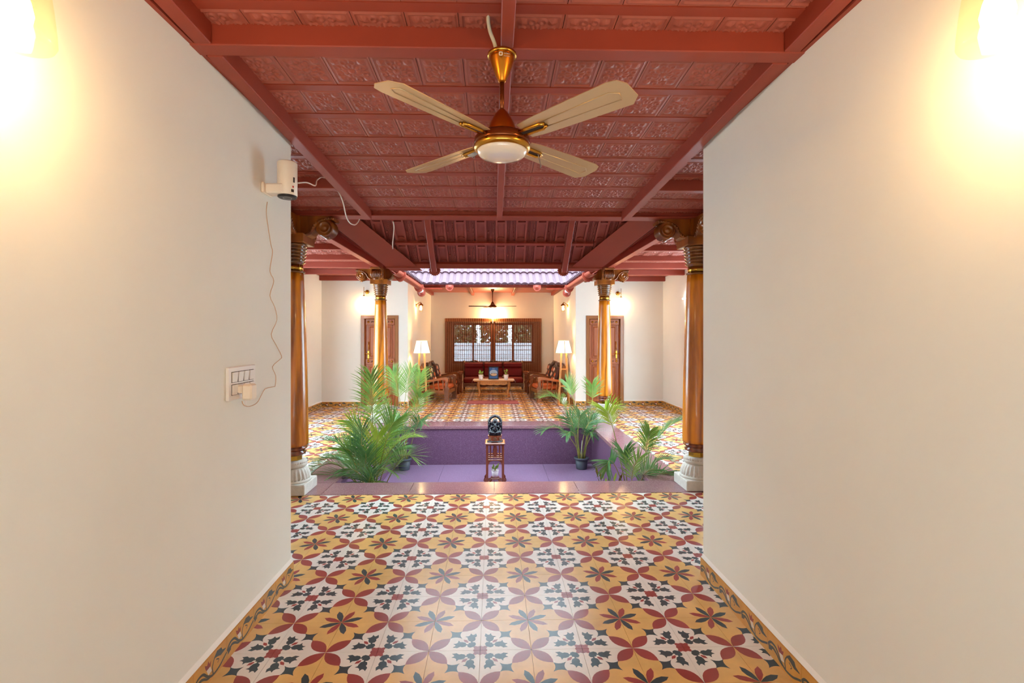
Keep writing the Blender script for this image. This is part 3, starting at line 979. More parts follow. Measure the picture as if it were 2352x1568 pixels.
gutter(-EX + 0.02, -1)
gutter(EX, 1)
for s in (-1, 1):                                 # boards that close the gap between beam and roof
    MB().box((0, 0, 0), (0.03, 3.9, 0.30)).build('infill_board', 'maroon', roof, (s * 2.05, 6.95, 2.96))
MB().box((0, 0, 0), (4.1, 0.03, 0.26)).build('infill_board', 'maroon', roof, (0, 4.93, 2.97))
MB().box((0, 0, 0), (4.1, 0.03, 0.30)).build('infill_board', 'maroon', roof, (0, 8.92, 2.96))
MB().box((0, 0, 0), (2 * EX, 0.03, 0.07)).build('fascia', 'maroon', roof, (0.01, EY1 + 0.12, EZ + 0.02))
MB().box((0, 0, 0), (2 * EX + 0.1, 0.025, 0.05)).build('fascia', 'maroon', roof, (0.01, EY0 - 0.05, EZ - 0.01))
# ------------------------------------------------------------------ doors
def door(name, x0, x1, hand):
    w = x1 - x0
    root = struct(name, (x0, Y_BACK, 0))
    fw = 0.075
    for x in (fw / 2, w - fw / 2):
        MB().box((0, 0, 0), (fw, 0.14, DH), bev=0.008).build('door_jamb', 'frame_wood', root, (x, 0.05, DH / 2))
    MB().box((0, 0, 0), (w, 0.14, fw), bev=0.008).build('door_head', 'frame_wood', root, (w / 2, 0.048, DH - fw / 2))
    lx0, lx1, lz0, lz1 = fw, w - fw, 0.02, DH - fw
    leaf = MB().box(((lx0 + lx1) / 2, 0.085, (lz0 + lz1) / 2), (lx1 - lx0, 0.04, lz1 - lz0)).build('door_leaf', 'door_wood', root)
    lw = lx1 - lx0
    for z0, z1 in ((0.17, 0.90), (1.06, 1.78)):                     # sunk panels with raised fields
        for a in (0, 1):
            px0 = lx0 + 0.065 + a * (lw - 0.13 + 0.05) / 2
            px1 = px0 + (lw - 0.13 - 0.05) / 2
            pw, ph = px1 - px0, z1 - z0
            mb = MB()
            for c, s in (((0, 0, ph / 2 - 0.008), (pw, 0.018, 0.016)), ((0, 0, -ph / 2 + 0.008), (pw, 0.018, 0.016)), ((pw / 2 - 0.008, 0, 0), (0.016, 0.018, ph)), ((-pw / 2 + 0.008, 0, 0), (0.016, 0.018, ph))):
                mb.box(c, s, bev=0.004)
            a1, b1, a2, b2 = pw / 2 - 0.03, ph / 2 - 0.03, pw / 2 - 0.055, ph / 2 - 0.055
            mb.add([(-a1, 0, -b1), (a1, 0, -b1), (a1, 0, b1), (-a1, 0, b1), (-a2, -0.016, -b2), (a2, -0.016, -b2), (a2, -0.016, b2), (-a2, -0.016, b2)],
                   [(4, 5, 6, 7), (0, 1, 5, 4), (1, 2, 6, 5), (2, 3, 7, 6), (3, 0, 4, 7)])
            mb.build('door_panel', 'door_wood', leaf, ((px0 + px1) / 2, 0.064, (z0 + z1) / 2))
    for z in (0.085, 0.985, 1.85):                                  # carved rails with brass studs
        r = MB().box((0, 0, 0), (lw - 0.03, 0.03, 0.125), bev=0.006).build('carved_rail', 'door_wood', leaf, ((lx0 + lx1) / 2, 0.052, z))
        cv = MB()
        nb = 9
        for k in range(nb):
            x = (k - (nb - 1) / 2) * (lw - 0.26) / nb
            cv.tube([(x - 0.02, 0, -0.022), (x - 0.008, -0.004, 0.012), (x + 0.010, -0.004, 0.02), (x + 0.018, 0, 0.002), (x + 0.006, 0, -0.012)], 0.006, 5)
        cv.build('carving', 'dark_carving', r, (0, -0.016, 0))
        for s in (-1, 1):
            MB().lathe([(0.026, 0), (0.024, 0.008), (0.014, 0.016), (0.001, 0.019)], 12, 0, T(rx=R(90))).build('stud', 'brass', r, (s * (lw / 2 - 0.075), -0.014, 0))
    hx = lx0 + 0.07 if hand < 0 else lx1 - 0.07
    h = MB().box((0, 0, 0), (0.035, 0.012, 0.20), bev=0.005)
    h.tube([(0, -0.01, 0.03), (0, -0.045, 0.03)], 0.010, 8)
    h.tube([(-0.055, -0.045, 0.03), (-0.02, -0.048, 0.032), (0.055, -0.045, 0.03)], [0.008, 0.011, 0.008], 8)
    h.ball((-0.06, -0.045, 0.03), 0.013).ball((0.06, -0.045, 0.03), 0.013).ball((0, -0.02, -0.09), (0.02, 0.014, 0.026))
    h.build('door_handle', 'brass', leaf, (hx, 0.055, 1.12))
    b = MB().tube([(0, -0.012, -0.07), (0, -0.03, -0.05), (0, -0.03, 0.05), (0, -0.012, 0.07)], 0.008, 8).ball((0, -0.015, 0.075), 0.015).ball((0, -0.015, -0.075), 0.015)
    b.build('door_pull', 'brass', leaf, (hx - 0.008 * hand, 0.06, 1.33))
    MB().box((0, 0, 0), (w + 0.06, 0.22, 0.02), bev=0.004).build('door_sill', 'sill_grey', root, (w / 2, -0.06, 0.006))
door('door_1', DL0, DL1, -1)
door('door_2', DR0, DR1, 1)

# ------------------------------------------------------------------ window behind the sofa, with what lies outside
win = struct('window_1', ((WX0 + WX1) / 2, Y_ALC + 0.1, (WZ0 + WZ1) / 2))
ww, wh = WX1 - WX0, WZ1 - WZ0
for x, w in ((-ww / 2 + 0.03, 0.06), (ww / 2 - 0.03, 0.06), (0.02, 0.10), (-0.60, 0.05), (0.60, 0.05)):
    MB().box((0, 0, 0), (w, 0.07, wh)).build('window_frame', 'window_frame', win, (x, 0, 0))
for z in (-wh / 2 + 0.03, wh / 2 - 0.03):
    MB().box((0, 0, 0), (ww, 0.066, 0.06)).build('window_frame', 'window_frame', win, (0, 0, z))
for a, b in ((-1.15, -0.625), (-0.575, -0.03), (0.07, 0.575), (0.625, 1.15)):
    MB().box((0, 0, 0), (b - a, 0.006, wh - 0.12)).build('pane', 'pane_glass', win, ((a + b) / 2, 0.0, 0))
for k in range(8):
    MB().tube([(-ww / 2, 0, 0), (ww / 2, 0, 0)], 0.007, 6).build('grille_bar', 'window_frame', win, (0, 0.055, -wh / 2 + 0.13 * (k + 1)))
cw = tag(MB().box((0, 0, 0.62), (14, 0.2, 1.34), 0).box((0, 0, 1.30), (14, 0.28, 0.06)).box((0, -0.11, 0.3), (14, 0.03, 0.05)).box((0, -0.11, 0.9), (14, 0.03, 0.04)).build('wall_compound', 'compound_wall', None, (0, 17.6, -0.06)), kind='structure')
tag(MB().box((0, 0, 0), (24, 9.5, 0.1)).build('ground_outside', 'outside_ground', None, (0, 19.75, -0.12)), kind='structure')
def garden_tree(x, y, label, seed, hgt, spread):
    rr = random.Random(seed)
    t = thing('garden_tree', label, 'tree', (x, y, -0.08), group='trees beyond the compound wall')
    tk = MB().tube([(0, 0, 0), (0.05, 0.02, hgt * 0.3), (-0.04, 0.05, hgt * 0.6)], [0.10, 0.08, 0.05], 8)
    for k in range(5):
        a = k * 1.3
        tk.tube([(0, 0.02, hgt * (0.25 + 0.07 * k)), (math.cos(a) * 0.4, math.sin(a) * 0.3, hgt * (0.45 + 0.09 * k))], [0.04, 0.015], 6)
    tk.build('trunk', 'tree_bark', t)
    lf = MB()
    for k in range(1500):
        c = Vector((max(-0.47, min(0.47, rr.uniform(-0.6, 0.6))), rr.gauss(0, 0.3), hgt * (0.66 + rr.gauss(0, 0.24))))
        m = Matrix.Translation(c) @ Euler((rr.uniform(-1, 1), rr.uniform(-1, 1), rr.uniform(0, 6))).to_matrix().to_4x4()
        s = rr.uniform(0.08, 0.16)
        lf.add([(-s, 0, 0), (0, -s * 0.4, 0.01), (s, 0, 0), (0, s * 0.4, 0.01)], [(0, 1, 2, 3)], mtx=m)
    tag(lf.build('foliage', 'tree_leaf', t), kind='stuff')
garden_tree(-1.2, 19.0, 'leafy garden tree with a broad low crown beyond the compound wall', 3, 2.7, 1.5)
garden_tree(0.02, 19.0, 'taller garden tree standing between the two others outside the window', 4, 3.2, 1.2)
garden_tree(1.24, 19.0, 'small garden tree with open crown beyond the compound wall', 5, 2.6, 1.5)

# bamboo blinds
def blind(x0, x1, label):
    w = x1 - x0
    t = thing('bamboo_blind', label, 'blind', (x0, Y_ALC - 0.06, 0.43), group='bamboo blinds over the window')
    h = 1.63
    sl = MB()
    n = 150
    for k in range(n):
        z = (k + 0.5) * (h - 0.08) / n
        sl.box((w / 2, 0, z), (w, 0.003, (h - 0.08) / n * (0.84)))
    tag(sl.build('slats', 'blind_slat', t), kind='stuff')
    nt_ = int(w / 0.062)
    th = MB()
    for k in range(nt_ + 1):
        th.box((0.006 + k * (w - 0.012) / nt_, -0.004, (h - 0.1) / 2), (0.011, 0.003, h - 0.1))
    tag(th.build('cords', 'blind_thread', t), kind='stuff')
    for xx in (0.03, w - 0.03):
        MB().box((0, 0, 0), (0.06, 0.004, h - 0.1)).build('edge_band', 'blind_slat', t, (xx, -0.003, (h - 0.1) / 2))
    v = MB().box((0, 0, 0), (w, 0.03, 0.10), bev=0.004).build('valance', 'blind_band', t, (w / 2, -0.01, h - 0.05))
    ln = MB()
    for k in range(nt_):
        ln.box((-w / 2 + 0.02 + k * w / nt_, -0.0165, 0), (0.006, 0.003, 0.10))
    tag(ln.build('stitching', 'blind_line', v), kind='stuff')
    MB().tube([(0, 0, 0), (w, 0, 0)], 0.012, 8).build('bottom_rail', 'blind_slat', t, (0, 0, 0.012))
blind(-1.45, -0.03, 'brown bamboo blind over the window half behind the upright-leaved little plant')
blind(-0.02, 1.425, 'brown bamboo blind over the window half behind the curly variegated little plant')

# ------------------------------------------------------------------ pillars
def ring_profile(z0, z1, r0, r1, n, d):
    out = []
    for k in range(n):
        a, b = z0 + (z1 - z0) * k / n, z0 + (z1 - z0) * (k + 1) / n
        ra, rb = r0 + (r1 - r0) * k / n, r0 + (r1 - r0) * (k + 1) / n
        out += [(ra, a), (ra + d * 0.3, a + (b - a) * 0.25), (rb + d, a + (b - a) * 0.6), (rb + d * 0.9, a + (b - a) * 0.8), (rb, b - 0.002)]
    return out
def make_pillar(label, group):
    p = thing('wooden_pillar', label, 'pillar', group=group)
    st = MB().box((0, 0, 0.0525), (0.35, 0.35, 0.105), bev=0.006)
    st.lathe([(0.168, 0.105), (0.172, 0.115), (0.168, 0.128), (0.160, 0.130)], 32)
    st.lathe([(0.160, 0.130), (0.165, 0.15), (0.158, 0.18), (0.146, 0.21), (0.125, 0.235), (0.112, 0.245)], 96, flute=(24, 0.09, 0.14, 0.232))
    st.lathe([(0.112, 0.243), (0.128, 0.255), (0.134, 0.27), (0.130, 0.285)], 32)
    st.lathe([(0.130, 0.285), (0.132, 0.298), (0.120, 0.312), (0.09, 0.315)], 96, flute=(32, 0.08, 0.287, 0.311))
    st.build('stone_base', 'stone', p)
    MB().lathe([(0.086, 0.312), (0.086, 0.365)], 8, smooth=False).build('foot_collar', 'brass_band', p)
    MB().lathe([(0.088, 0.36), (0.118, 0.375), (0.122, 0.395), (0.104, 0.405), (0.112, 0.415), (0.134, 0.43), (0.134, 0.445), (0.116, 0.452), (0.12, 0.46)], 32).build('foot_rings', 'foot_wood', p)
    MB().lathe([(0.125, 0.455), (0.142, 0.462), (0.143, 0.49), (0.141, 0.7), (0.136, 1.0), (0.126, 1.4), (0.113, 1.8), (0.100, 2.1), (0.096, 2.185)], 40).build('shaft', 'pillar_wood', p)
    MB().lathe([(0.096, 2.180), (0.110, 2.186), (0.112, 2.194), (0.096, 2.203), (0.090, 2.205)], 32).build('neck_ring', 'collar_wood', p)
    MB().lathe([(0.091, 2.20), (0.091, 2.268)], 32).build('brass_band', 'brass_band', p)
    MB().lathe([(0.09, 2.266)] + ring_profile(2.268, 2.468, 0.092, 0.118, 6, 0.020) + [(0.12, 2.47)], 40).build('neck_mouldings', 'collar_wood', p)
    MB().box((0, 0, 2.514), (0.31, 0.31, 0.09), bev=0.006).build('abacus', 'carved_wood', p)
    cap = MB().box((0, 0, 2.65), (0.20, 0.20, 0.186)).build('capital_block', 'carved_wood', p)
    band = [(x, z) for x, z in [(0.10, -0.185), (0.16, -0.20), (0.20, -0.185), (0.235, -0.13), (0.27, -0.075), (0.33, -0.035), (0.40, -0.03), (0.425, -0.05), (0.43, -0.015), (0.40, 0.0), (0.10, 0.0)]]
    for k in range(4):
        b = MB()
        b.prism(band, -0.075, 0.075, 'Y')
        arcs = spline([(0.15, 0, -0.19), (0.205, 0, -0.15), (0.24, 0, -0.09), (0.30, 0, -0.045), (0.38, 0, -0.028), (0.425, 0, -0.03)], 5)
        for s in (-1, 1):
            b.tube([(q.x, s * 0.072, q.z) for q in arcs], 0.017, 8)
            for q in arcs[::2]:
                b.ball((q.x, s * 0.085, q.z), 0.013, seg=6, rings=4)
        o = b.build('bracket', 'carved_wood', p, (0, 0, 2.742), (0, 0, R(90 * k)))
        sc = MB()
        prof = []
        for i in range(6):
            y0, y1 = -0.08 + i * 0.16 / 6, -0.08 + (i + 1) * 0.16 / 6
            prof += [(0.078, y0), (0.092, (y0 + y1) / 2), (0.078, y1 - 0.002)]
        sc.lathe(prof, 20, 0, T(0.335, 0, -0.115, rx=R(90)))
        for s in (-1, 1):
            sc.lathe([(0.06, 0.0), (0.06, 0.012), (0.045, 0.014), (0.04, 0.006), (0.02, 0.008), (0.014, 0.016), (0.002, 0.018)], 20, 0, T(0.335, -s * 0.08, -0.115, rx=R(90) * s))
        sc.ball((0.345, 0, -0.205), (0.03, 0.05, 0.02), seg=10, rings=6)
        sc.build('scroll', 'carved_wood', o)
    return p
pil = make_pillar('turned wooden pillar on carved stone base beside the projector wall', 'pillars round the sunken court')
pil.location = (-2.01, 4.98, 0.003)
for loc, lb in (((2.10, 5.03, 0.003), 'turned wooden pillar on carved stone base where the bare passage wall ends'),
                ((-2.04, 8.92, 0.003), 'turned wooden pillar standing before a carved wooden door'),
                ((2.02, 8.92, 0.003), 'turned wooden pillar standing before a carved wooden door')):
    c = copy_tree(pil); c.location = loc; c['label'] = lb

# ------------------------------------------------------------------ ceiling fan in the passage
fan = thing('ceiling_fan', 'gold four-bladed ceiling fan under the red steel beam of the passage', 'fan', (0.035, 2.075, 2.0))
FZ = 0.0
canopy = MB().lathe([(0.012, 0.630), (0.017, 0.637), (0.029, 0.662), (0.043, 0.698), (0.052, 0.725), (0.056, 0.742)], 32).build('canopy', 'bronze', fan)
MB().lathe([(0.054, 0.736), (0.062, 0.738), (0.062, 0.748), (0.052, 0.756), (0.03, 0.760)], 32).build('canopy_rim', 'brass', canopy)
lg = MB()
ro = [(0.008 * math.copysign(abs(math.cos(a)) ** 0.5, math.cos(a)), 0.010 * math.copysign(abs(math.sin(a)) ** 0.5, math.sin(a))) for a in [2 * math.pi * k / 20 for k in range(20)]]
for k in range(20):
    a, b = ro[k], ro[(k + 1) % 20]
    lg.add([(a[0], 0, a[1]), (b[0], 0, b[1]), (b[0] * 0.5, 0, b[1] * 0.5), (a[0] * 0.5, 0, a[1] * 0.5)], [(0, 1, 2, 3)])
lg.build('logo', 'print_white', canopy, (-0.006, -0.0552, 0.722), (R(-12), 0, 0))
for txt, z, s, y in (('orient', 0.726, 0.011, -0.0548), ('ELECTRIC', 0.717, 0.006, -0.0532)):
    cu = bpy.data.curves.new('lettering', 'FONT'); cu.body = txt; cu.size = s; cu.extrude = 0.0001
    cu.materials.append(MATS['print_white'])
    tmp = bpy.data.objects.new('lettering', cu); COL.objects.link(tmp)
    bpy.context.view_layer.update()
    tme = bpy.data.meshes.new_from_object(tmp.evaluated_get(bpy.context.evaluated_depsgraph_get()))
    bpy.data.objects.remove(tmp)
    link('lettering', tme, canopy, (0.007, y, z - 0.004), (R(78), 0, R(12)))
MB().lathe([(0.0095, 0.50), (0.0095, 0.64)], 16).build('down_rod', 'bronze_dark', fan)
MB().lathe([(0.010, 0.52), (0.016, 0.512), (0.034, 0.49), (0.052, 0.455), (0.062, 0.425), (0.066, 0.405)], 32).build('motor_bell', 'bronze', fan)
mo = MB().lathe([(0.066, 0.405), (0.108, 0.402), (0.116, 0.392), (0.118, 0.375), (0.116, 0.363)], 40).build('motor_housing', 'bronze_dark', fan)
MB().lathe([(0.117, 0.366), (0.120, 0.358), (0.118, 0.348), (0.108, 0.340), (0.100, 0.339)], 40).build('trim_ring', 'brass', mo)
MB().lathe([(0.106, 0.344), (0.104, 0.332), (0.092, 0.320), (0.06, 0.312), (0.001, 0.310)], 40).build('light_cover', 'lens_cover', fan)
BLADE_A = (-131, -46, 42, 136)
for k, a in enumerate(BLADE_A):
    m = T(0, 0, 0.388, rz=R(a)) @ T(rx=R(-11))
    out = [(0.13, -0.05), (0.20, -0.06), (0.40, -0.069), (0.56, -0.074), (0.595, -0.066), (0.616, -0.034), (0.616, 0.04), (0.58, 0.074), (0.40, 0.067), (0.20, 0.058), (0.13, 0.048)]
    b = MB().prism(out, -0.0015, 0.0015, 'Z')
    inner = [(0.22, -0.018), (0.54, -0.026), (0.57, -0.005), (0.56, 0.03), (0.22, 0.018)]
    b.tube([(x, y, -0.002) for x, y in inner], 0.0022, 5)
    o = b.build('blade', 'blade_paint', fan)
    o.matrix_local = m
    bk = MB()
    for y in (-0.016, 0.016):
        bk.tube([(-0.03, y * 0.8, 0.0), (0.02, y, -0.006), (0.095, y, -0.008), (0.115, y * 0.4, -0.008)], 0.007, 8)
    bk.box((0.05, 0, -0.004), (0.12, 0.024, 0.006), 1)
    bk.build('blade_arm', ['brass', 'dark_slot'], o, (0.125, 0, 0))
    if k in (1, 2, 3):
        if k == 1:
            continue
        pts = [(0.18, -0.005, -0.012), (0.20, -0.02, -0.015), (0.205, -0.04, -0.008), (0.22, -0.045, -0.02), (0.235, -0.05, -0.012)] if k == 3 else [(0.21, -0.01, -0.01), (0.215, -0.012, -0.06), (0.20, -0.02, -0.085), (0.212, -0.016, -0.07), (0.214, -0.01, -0.03)]
        tp = MB().tube(pts, 0.002, 5)
        if k == 3:
            tp.ball((0.19, -0.006, -0.008), (0.028, 0.022, 0.016), seg=10, rings=6)
        tp.build('torn_wrapping', 'clear_wrap', o)
cd = spline([(-0.022, 0, 0.757), (-0.033, 0.0, 0.80), (-0.052, -0.005, 0.85), (-0.058, -0.02, 0.90), (-0.045, -0.04, 0.935)], 6)
MB().tube(cd, 0.008, 10).build('flexible_conduit', 'conduit', fan)

# ------------------------------------------------------------------ small lamps
def point(parent, loc, energy, col=(1.0, 0.64, 0.30), r=0.03):
    l = bpy.data.lights.new('bulb_light', 'POINT')
    l.energy = energy; l.color = col; l.shadow_soft_size = r
    o = bpy.data.objects.new('bulb_light', l); COL.objects.link(o); o.parent = parent; o.location = loc
    return o
def jar_sconce(x, y, z, s, label, power, glow='bulb_glow'):
    """s: +1 the wall lies at smaller x"""
    t = thing('wall_sconce', label, 'wall lamp', (x - s * 0.14, y, z), group='jar sconces')
    MB().lathe([(0.05, 0), (0.05, 0.012), (0.03, 0.02), (0.012, 0.022)], 20, 0, T(ry=R(90) * s)).build('wall_plate', 'brass', t, (0.0, 0, 0.30))
    MB().tube(spline([(0.01 * s, 0, 0.30), (0.07 * s, 0, 0.32), (0.13 * s, 0, 0.30), (0.14 * s, 0, 0.24)], 6), 0.007, 8).build('arm', 'brass', t)
    MB().lathe([(0.035, 0.185), (0.035, 0.215), (0.018, 0.235), (0.008, 0.24)], 20).build('lamp_holder', 'brass', t, (0.14 * s, 0, 0))
    MB().lathe([(0.028, 0.20), (0.05, 0.185), (0.062, 0.16), (0.070, 0.10), (0.076, 0.04), (0.0775, 0.012), (0.072, 0.001), (0.06, -0.002), (0.03, -0.003), (0.001, -0.003)], 32, cap=False).build('glass_jar', 'amber_glass', t, (0.14 * s, 0, 0))
    b = MB().lathe([(0.001, 0.035), (0.018, 0.037), (0.030, 0.052), (0.034, 0.075), (0.028, 0.105), (0.016, 0.14), (0.014, 0.19)], 24).build('bulb', glow, t, (0.14 * s, 0, 0))
    point(t, (0.14 * s, 0, 0.02), power, r=0.03)
jar_sconce(-1.16, 1.22, 2.275, 1, 'lit clear jar sconce on the passage wall with the switchboard', 3.9)
jar_sconce(1.23, 1.17, 2.275, -1, 'lit clear jar sconce on the bare passage wall', 3.9)
def pendant_sconce(x, z, label, sg):
    t = thing('hanging_sconce', label, 'wall lamp', (x, Y_BACK, z), group='sconces above the doors')
    MB().lathe([(0.045, 0), (0.042, 0.016), (0.02, 0.03), (0.01, 0.034)], 16, 0, T(rx=R(90))).build('wall_plate', 'brass', t, (sg * 0.05, 0, 0.10))
    MB().tube([(sg * 0.05, -0.02, 0.10), (sg * 0.03, -0.07, 0.10), (0, -0.085, 0.10)], 0.009, 8).build('arm', 'brass', t)
    MB().tube([(0, -0.085, 0.20), (0, -0.085, 0.02)], 0.005, 8).build('stem', 'brass', t)
    MB().lathe([(0.034, 0.0), (0.02, 0.018), (0.006, 0.03)], 16).build('lamp_cap', 'brass', t, (0, -0.085, 0))
    MB().lathe([(0.036, -0.12), (0.046, -0.06), (0.044, -0.03), (0.034, 0.0)], 20).build('glass_shade', 'frost_shade', t, (0, -0.085, 0))
    point(t, (0, -0.085, -0.16), 2.6, r=0.04)
pendant_sconce(-2.80, 2.40, 'lit hanging sconce above the carved door on the projector side of the court', 1)
pendant_sconce(2.78, 2.38, 'lit hanging sconce above the carved door near the white tube light', -1)
def lantern_sconce(x, s, label):
    t = thing('lantern_sconce', label, 'wall lamp', (x, 11.85, 2.22), group='lantern sconces in the sitting alcove')
    MB().lathe([(0.04, 0), (0.04, 0.012), (0.015, 0.02)], 16, 0, T(ry=R(90) * s)).build('wall_plate', 'brass', t, (0, 0, 0.05))
    MB().tube(spline([(0.01 * s, 0, 0.05), (0.05 * s, 0, 0.10), (0.11 * s, 0, 0.13), (0.12 * s, 0, 0.10)], 5), 0.008, 8).build('arm', 'brass', t)
    MB().lathe([(0.06, 0.05), (0.052, 0.075), (0.02, 0.10), (0.006, 0.12)], 6, smooth=False).build('lantern_cap', 'brass', t, (0.12 * s, 0, 0))
    MB().lathe([(0.030, -0.10), (0.040, -0.09), (0.06, 0.05)], 6, smooth=False).build('glass_panes', 'amber_glass', t, (0.12 * s, 0, 0))
    MB().lathe([(0.001, -0.06), (0.022, -0.05), (0.028, -0.02), (0.016, 0.03), (0.012, 0.05)], 16).build('bulb', 'bulb_far', t, (0.12 * s, 0, 0))
    point(t, (0.12 * s, 0, 0.0), 34.0, r=0.025)
lantern_sconce(ALC_L, 1, 'lit brass lantern sconce above the floor lamp with the leafy pot on its base')
lantern_sconce(ALC_R, -1, 'lit brass lantern sconce above the floor lamp with the trailing cord')
bl = thing('hanging_lamp', 'lit glass wall lamp above the window behind the small fan', 'wall lamp', (0.0, Y_ALC, 2.30))
MB().lathe([(0.05, 0), (0.05, 0.015), (0.02, 0.03)], 16, 0, T(rx=R(90))).build('wall_plate', 'brass', bl, (0, 0, 0.13))
MB().tube([(0, -0.02, 0.13), (0, -0.09, 0.15), (0, -0.10, 0.10)], 0.009, 8).build('arm', 'brass', bl)
MB().lathe([(0.04, 0.09), (0.03, 0.105), (0.01, 0.115)], 16).build('lamp_cap', 'brass', bl, (0, -0.10, 0))
MB().lathe([(0.042, -0.09), (0.055, -0.04), (0.056, 0.04), (0.04, 0.09)], 20).build('glass_shade', 'frost_shade', bl, (0, -0.10, 0))
point(bl, (0, -0.10, -0.14), 24, r=0.04)
led = thing('tube_light', 'short white LED tube light on the side wall behind the pillar', 'wall lamp', (SIDE, 9.35, 2.27))
MB().box((0, 0, 0), (0.03, 0.34, 0.04), bev=0.006).build('batten_case', 'white_plastic', led, (-0.015, 0, 0))
MB().tube([(0, -0.155, 0), (0, 0.155, 0)], 0.014, 10).build('tube', 'led_glow', led, (-0.043, 0, 0))

# small fan in the alcove
f2 = thing('ceiling_fan', 'dark three-bladed ceiling fan in the sitting alcove', 'fan', (-0.03, 12.6, 0))
MB().lathe([(0.015, 2.66), (0.04, 2.70), (0.05, 2.74)], 16).build('canopy', 'bronze_dark', f2)
MB().lathe([(0.012, 2.36), (0.012, 2.68)], 10).build('down_rod', 'bronze_dark', f2)
MB().lathe([(0.012, 2.42), (0.04, 2.38), (0.06, 2.33)], 20).build('motor_bell', 'bronze_dark', f2)
MB().lathe([(0.05, 2.265), (0.105, 2.275), (0.11, 2.30), (0.06, 2.335)], 24).build('motor_housing', 'bronze_dark', f2)
for a in (-8, 112, 187):
    b = MB().prism([(0.1, -0.03), (0.2, -0.05), (0.60, -0.055), (0.62, 0.0), (0.60, 0.05), (0.2, 0.045), (0.1, 0.03)], -0.002, 0.002, 'Z').build('blade', 'bronze_dark', f2)
    b.matrix_local = T(0, 0, 2.30, rz=R(a)) @ T(rx=R(9))
# ------------------------------------------------------------------ projector, cables and switchboard on the passage wall
pj = thing('projector', 'white cylindrical projector on a bracket high on the passage wall', 'projector', (XL, 2.83, 2.362))
MB().box((0, 0, 0), (0.015, 0.12, 0.06), bev=0.004).build('wall_bracket', 'warm_plastic', pj, (0.0085, 0.0, 0.03))
arm = MB().box((0, 0, 0), (0.10, 0.085, 0.055), bev=0.008).build('arm', 'warm_plastic', pj, (0.064, 0.0, 0.03))
body = MB().lathe([(0.050, 0.0), (0.054, 0.004), (0.054, 0.186), (0.050, 0.193), (0.001, 0.195)], 40).build('body', 'warm_plastic', pj, (0.115, 0.02, 0.0))
MB().lathe([(0.046, -0.012), (0.052, -0.008), (0.052, 0.0), (0.046, 0.002)], 40).build('lens_ring', 'black_plastic', body)
MB().lathe([(0.001, -0.010), (0.022, -0.011), (0.024, -0.013), (0.024, -0.008)], 24).build('lens', 'white_plastic', body)
for a, z, h, w, m in ((-28, 0.085, 0.030, 0.010, 'black_plastic'), (-34, 0.045, 0.010, 0.009, 'red_print'), (-38, 0.022, 0.016, 0.016, 'dark_slot')):
    MB().box((0, 0, 0), (0.0008, w, h)).build('printed_label', m, body, (0.0543 * math.cos(R(a)), 0.0543 * math.sin(R(a)), z), (0, 0, R(a)))
cab = spline([(-1.135, 2.86, 2.44), (-1.06, 3.1, 2.45), (-1.10, 3.5, 2.52), (-1.21, 3.95, 2.60), (-1.22, 4.05, 2.66), (-1.18, 4.02, 2.70)], 8)
wire = lambda uv: spline([at_y(u, v, y) for u, v, y in uv], 7)
tag(MB().tube(wire([(685, 420, 2.94), (705, 419, 3.2), (724, 426, 3.55), (728, 414, 3.7), (738, 407, 3.78), (746, 408, 3.84)]), 0.0045, 8).build('projector_cable', 'cable_white'),
    'white cable running from the projector to the ceiling beam', 'cable')
tag(MB().tube(wire([(774, 433, 4.02), (787, 462, 4.3), (795, 496, 4.6), (804, 512, 4.8), (815, 516, 4.95), (822, 510, 5.0), (826, 502, 5.02)]), 0.0055, 8).build('looped_cable', 'cable_white'),
    'white cable hanging in a loop below the ceiling beam by the pillar bracket', 'cable')
tag(MB().tube(wire([(903, 509, 5.06), (905, 524, 5.2), (902, 560, 5.4), (904, 580, 5.55), (909, 604, 5.72)]), 0.0055, 8).build('drop_cable', 'cable_white'),
    'thin white cable crossing the valley sheet under the tiled roof', 'cable')
swb = thing('switchboard', 'white eight-module switchboard on the passage wall', 'switchboard', (XL, 2.545, 1.324))
SW, SH = 0.27, 0.165
MB().box((0, 0, 0), (0.016, SW, SH), bev=0.004).build('plate', 'white_plastic', swb, (0.008, 0, 0))
for j in range(2):
    for i in range(4):
        y, z = -SW / 2 + 0.052 + i * 0.056, 0.032 - j * 0.062
        fr = MB().box((0, 0, 0), (0.002, 0.050, 0.054)).build('module_gap', 'dark_slot', swb, (0.0165, y, z))
        k = MB().add([(0, -0.0225, -0.0245), (0, 0.0225, -0.0245), (0, 0.0225, 0.0245), (0, -0.0225, 0.0245), (0.003, -0.0225, -0.0245), (0.003, 0.0225, -0.0245), (0.0075, 0.0225, 0.0245), (0.0075, -0.0225, 0.0245)],
                     [(4, 5, 6, 7), (0, 1, 5, 4), (1, 2, 6, 5), (2, 3, 7, 6), (3, 0, 4, 7)]).build('rocker' if not (j == 1 and i == 3) else 'socket_face', 'white_plastic', fr, (0.001, 0, 0))
        if j == 1 and i == 3:
            for q in ((0, 0.010), (-0.010, -0.008), (0.010, -0.008)):
                MB().lathe([(0.0035, 0), (0.0035, 0.004)], 10, 0, T(ry=R(90))).build('socket_hole', 'black_plastic', swb, (0.0205, y + q[0], z + q[1]))
ad = thing('power_adapter', 'small white power adapter plugged into the switchboard', 'adapter', (XL + 0.026, 2.495, 1.298))
MB().box((0, 0, 0), (0.022, 0.03, 0.04), bev=0.006).build('plug', 'warm_plastic', ad, (0.005, 0, -0.005))
MB().box((0, 0, 0), (0.050, 0.062, 0.080), bev=0.008).build('body', 'warm_plastic', ad, (0.038, 0.02, -0.02))
MB().tube([(0, 0, 0.0), (0, 0, -0.022)], 0.004, 8).build('strain_relief', 'white_plastic', ad, (0.03, 0.0, -0.058))
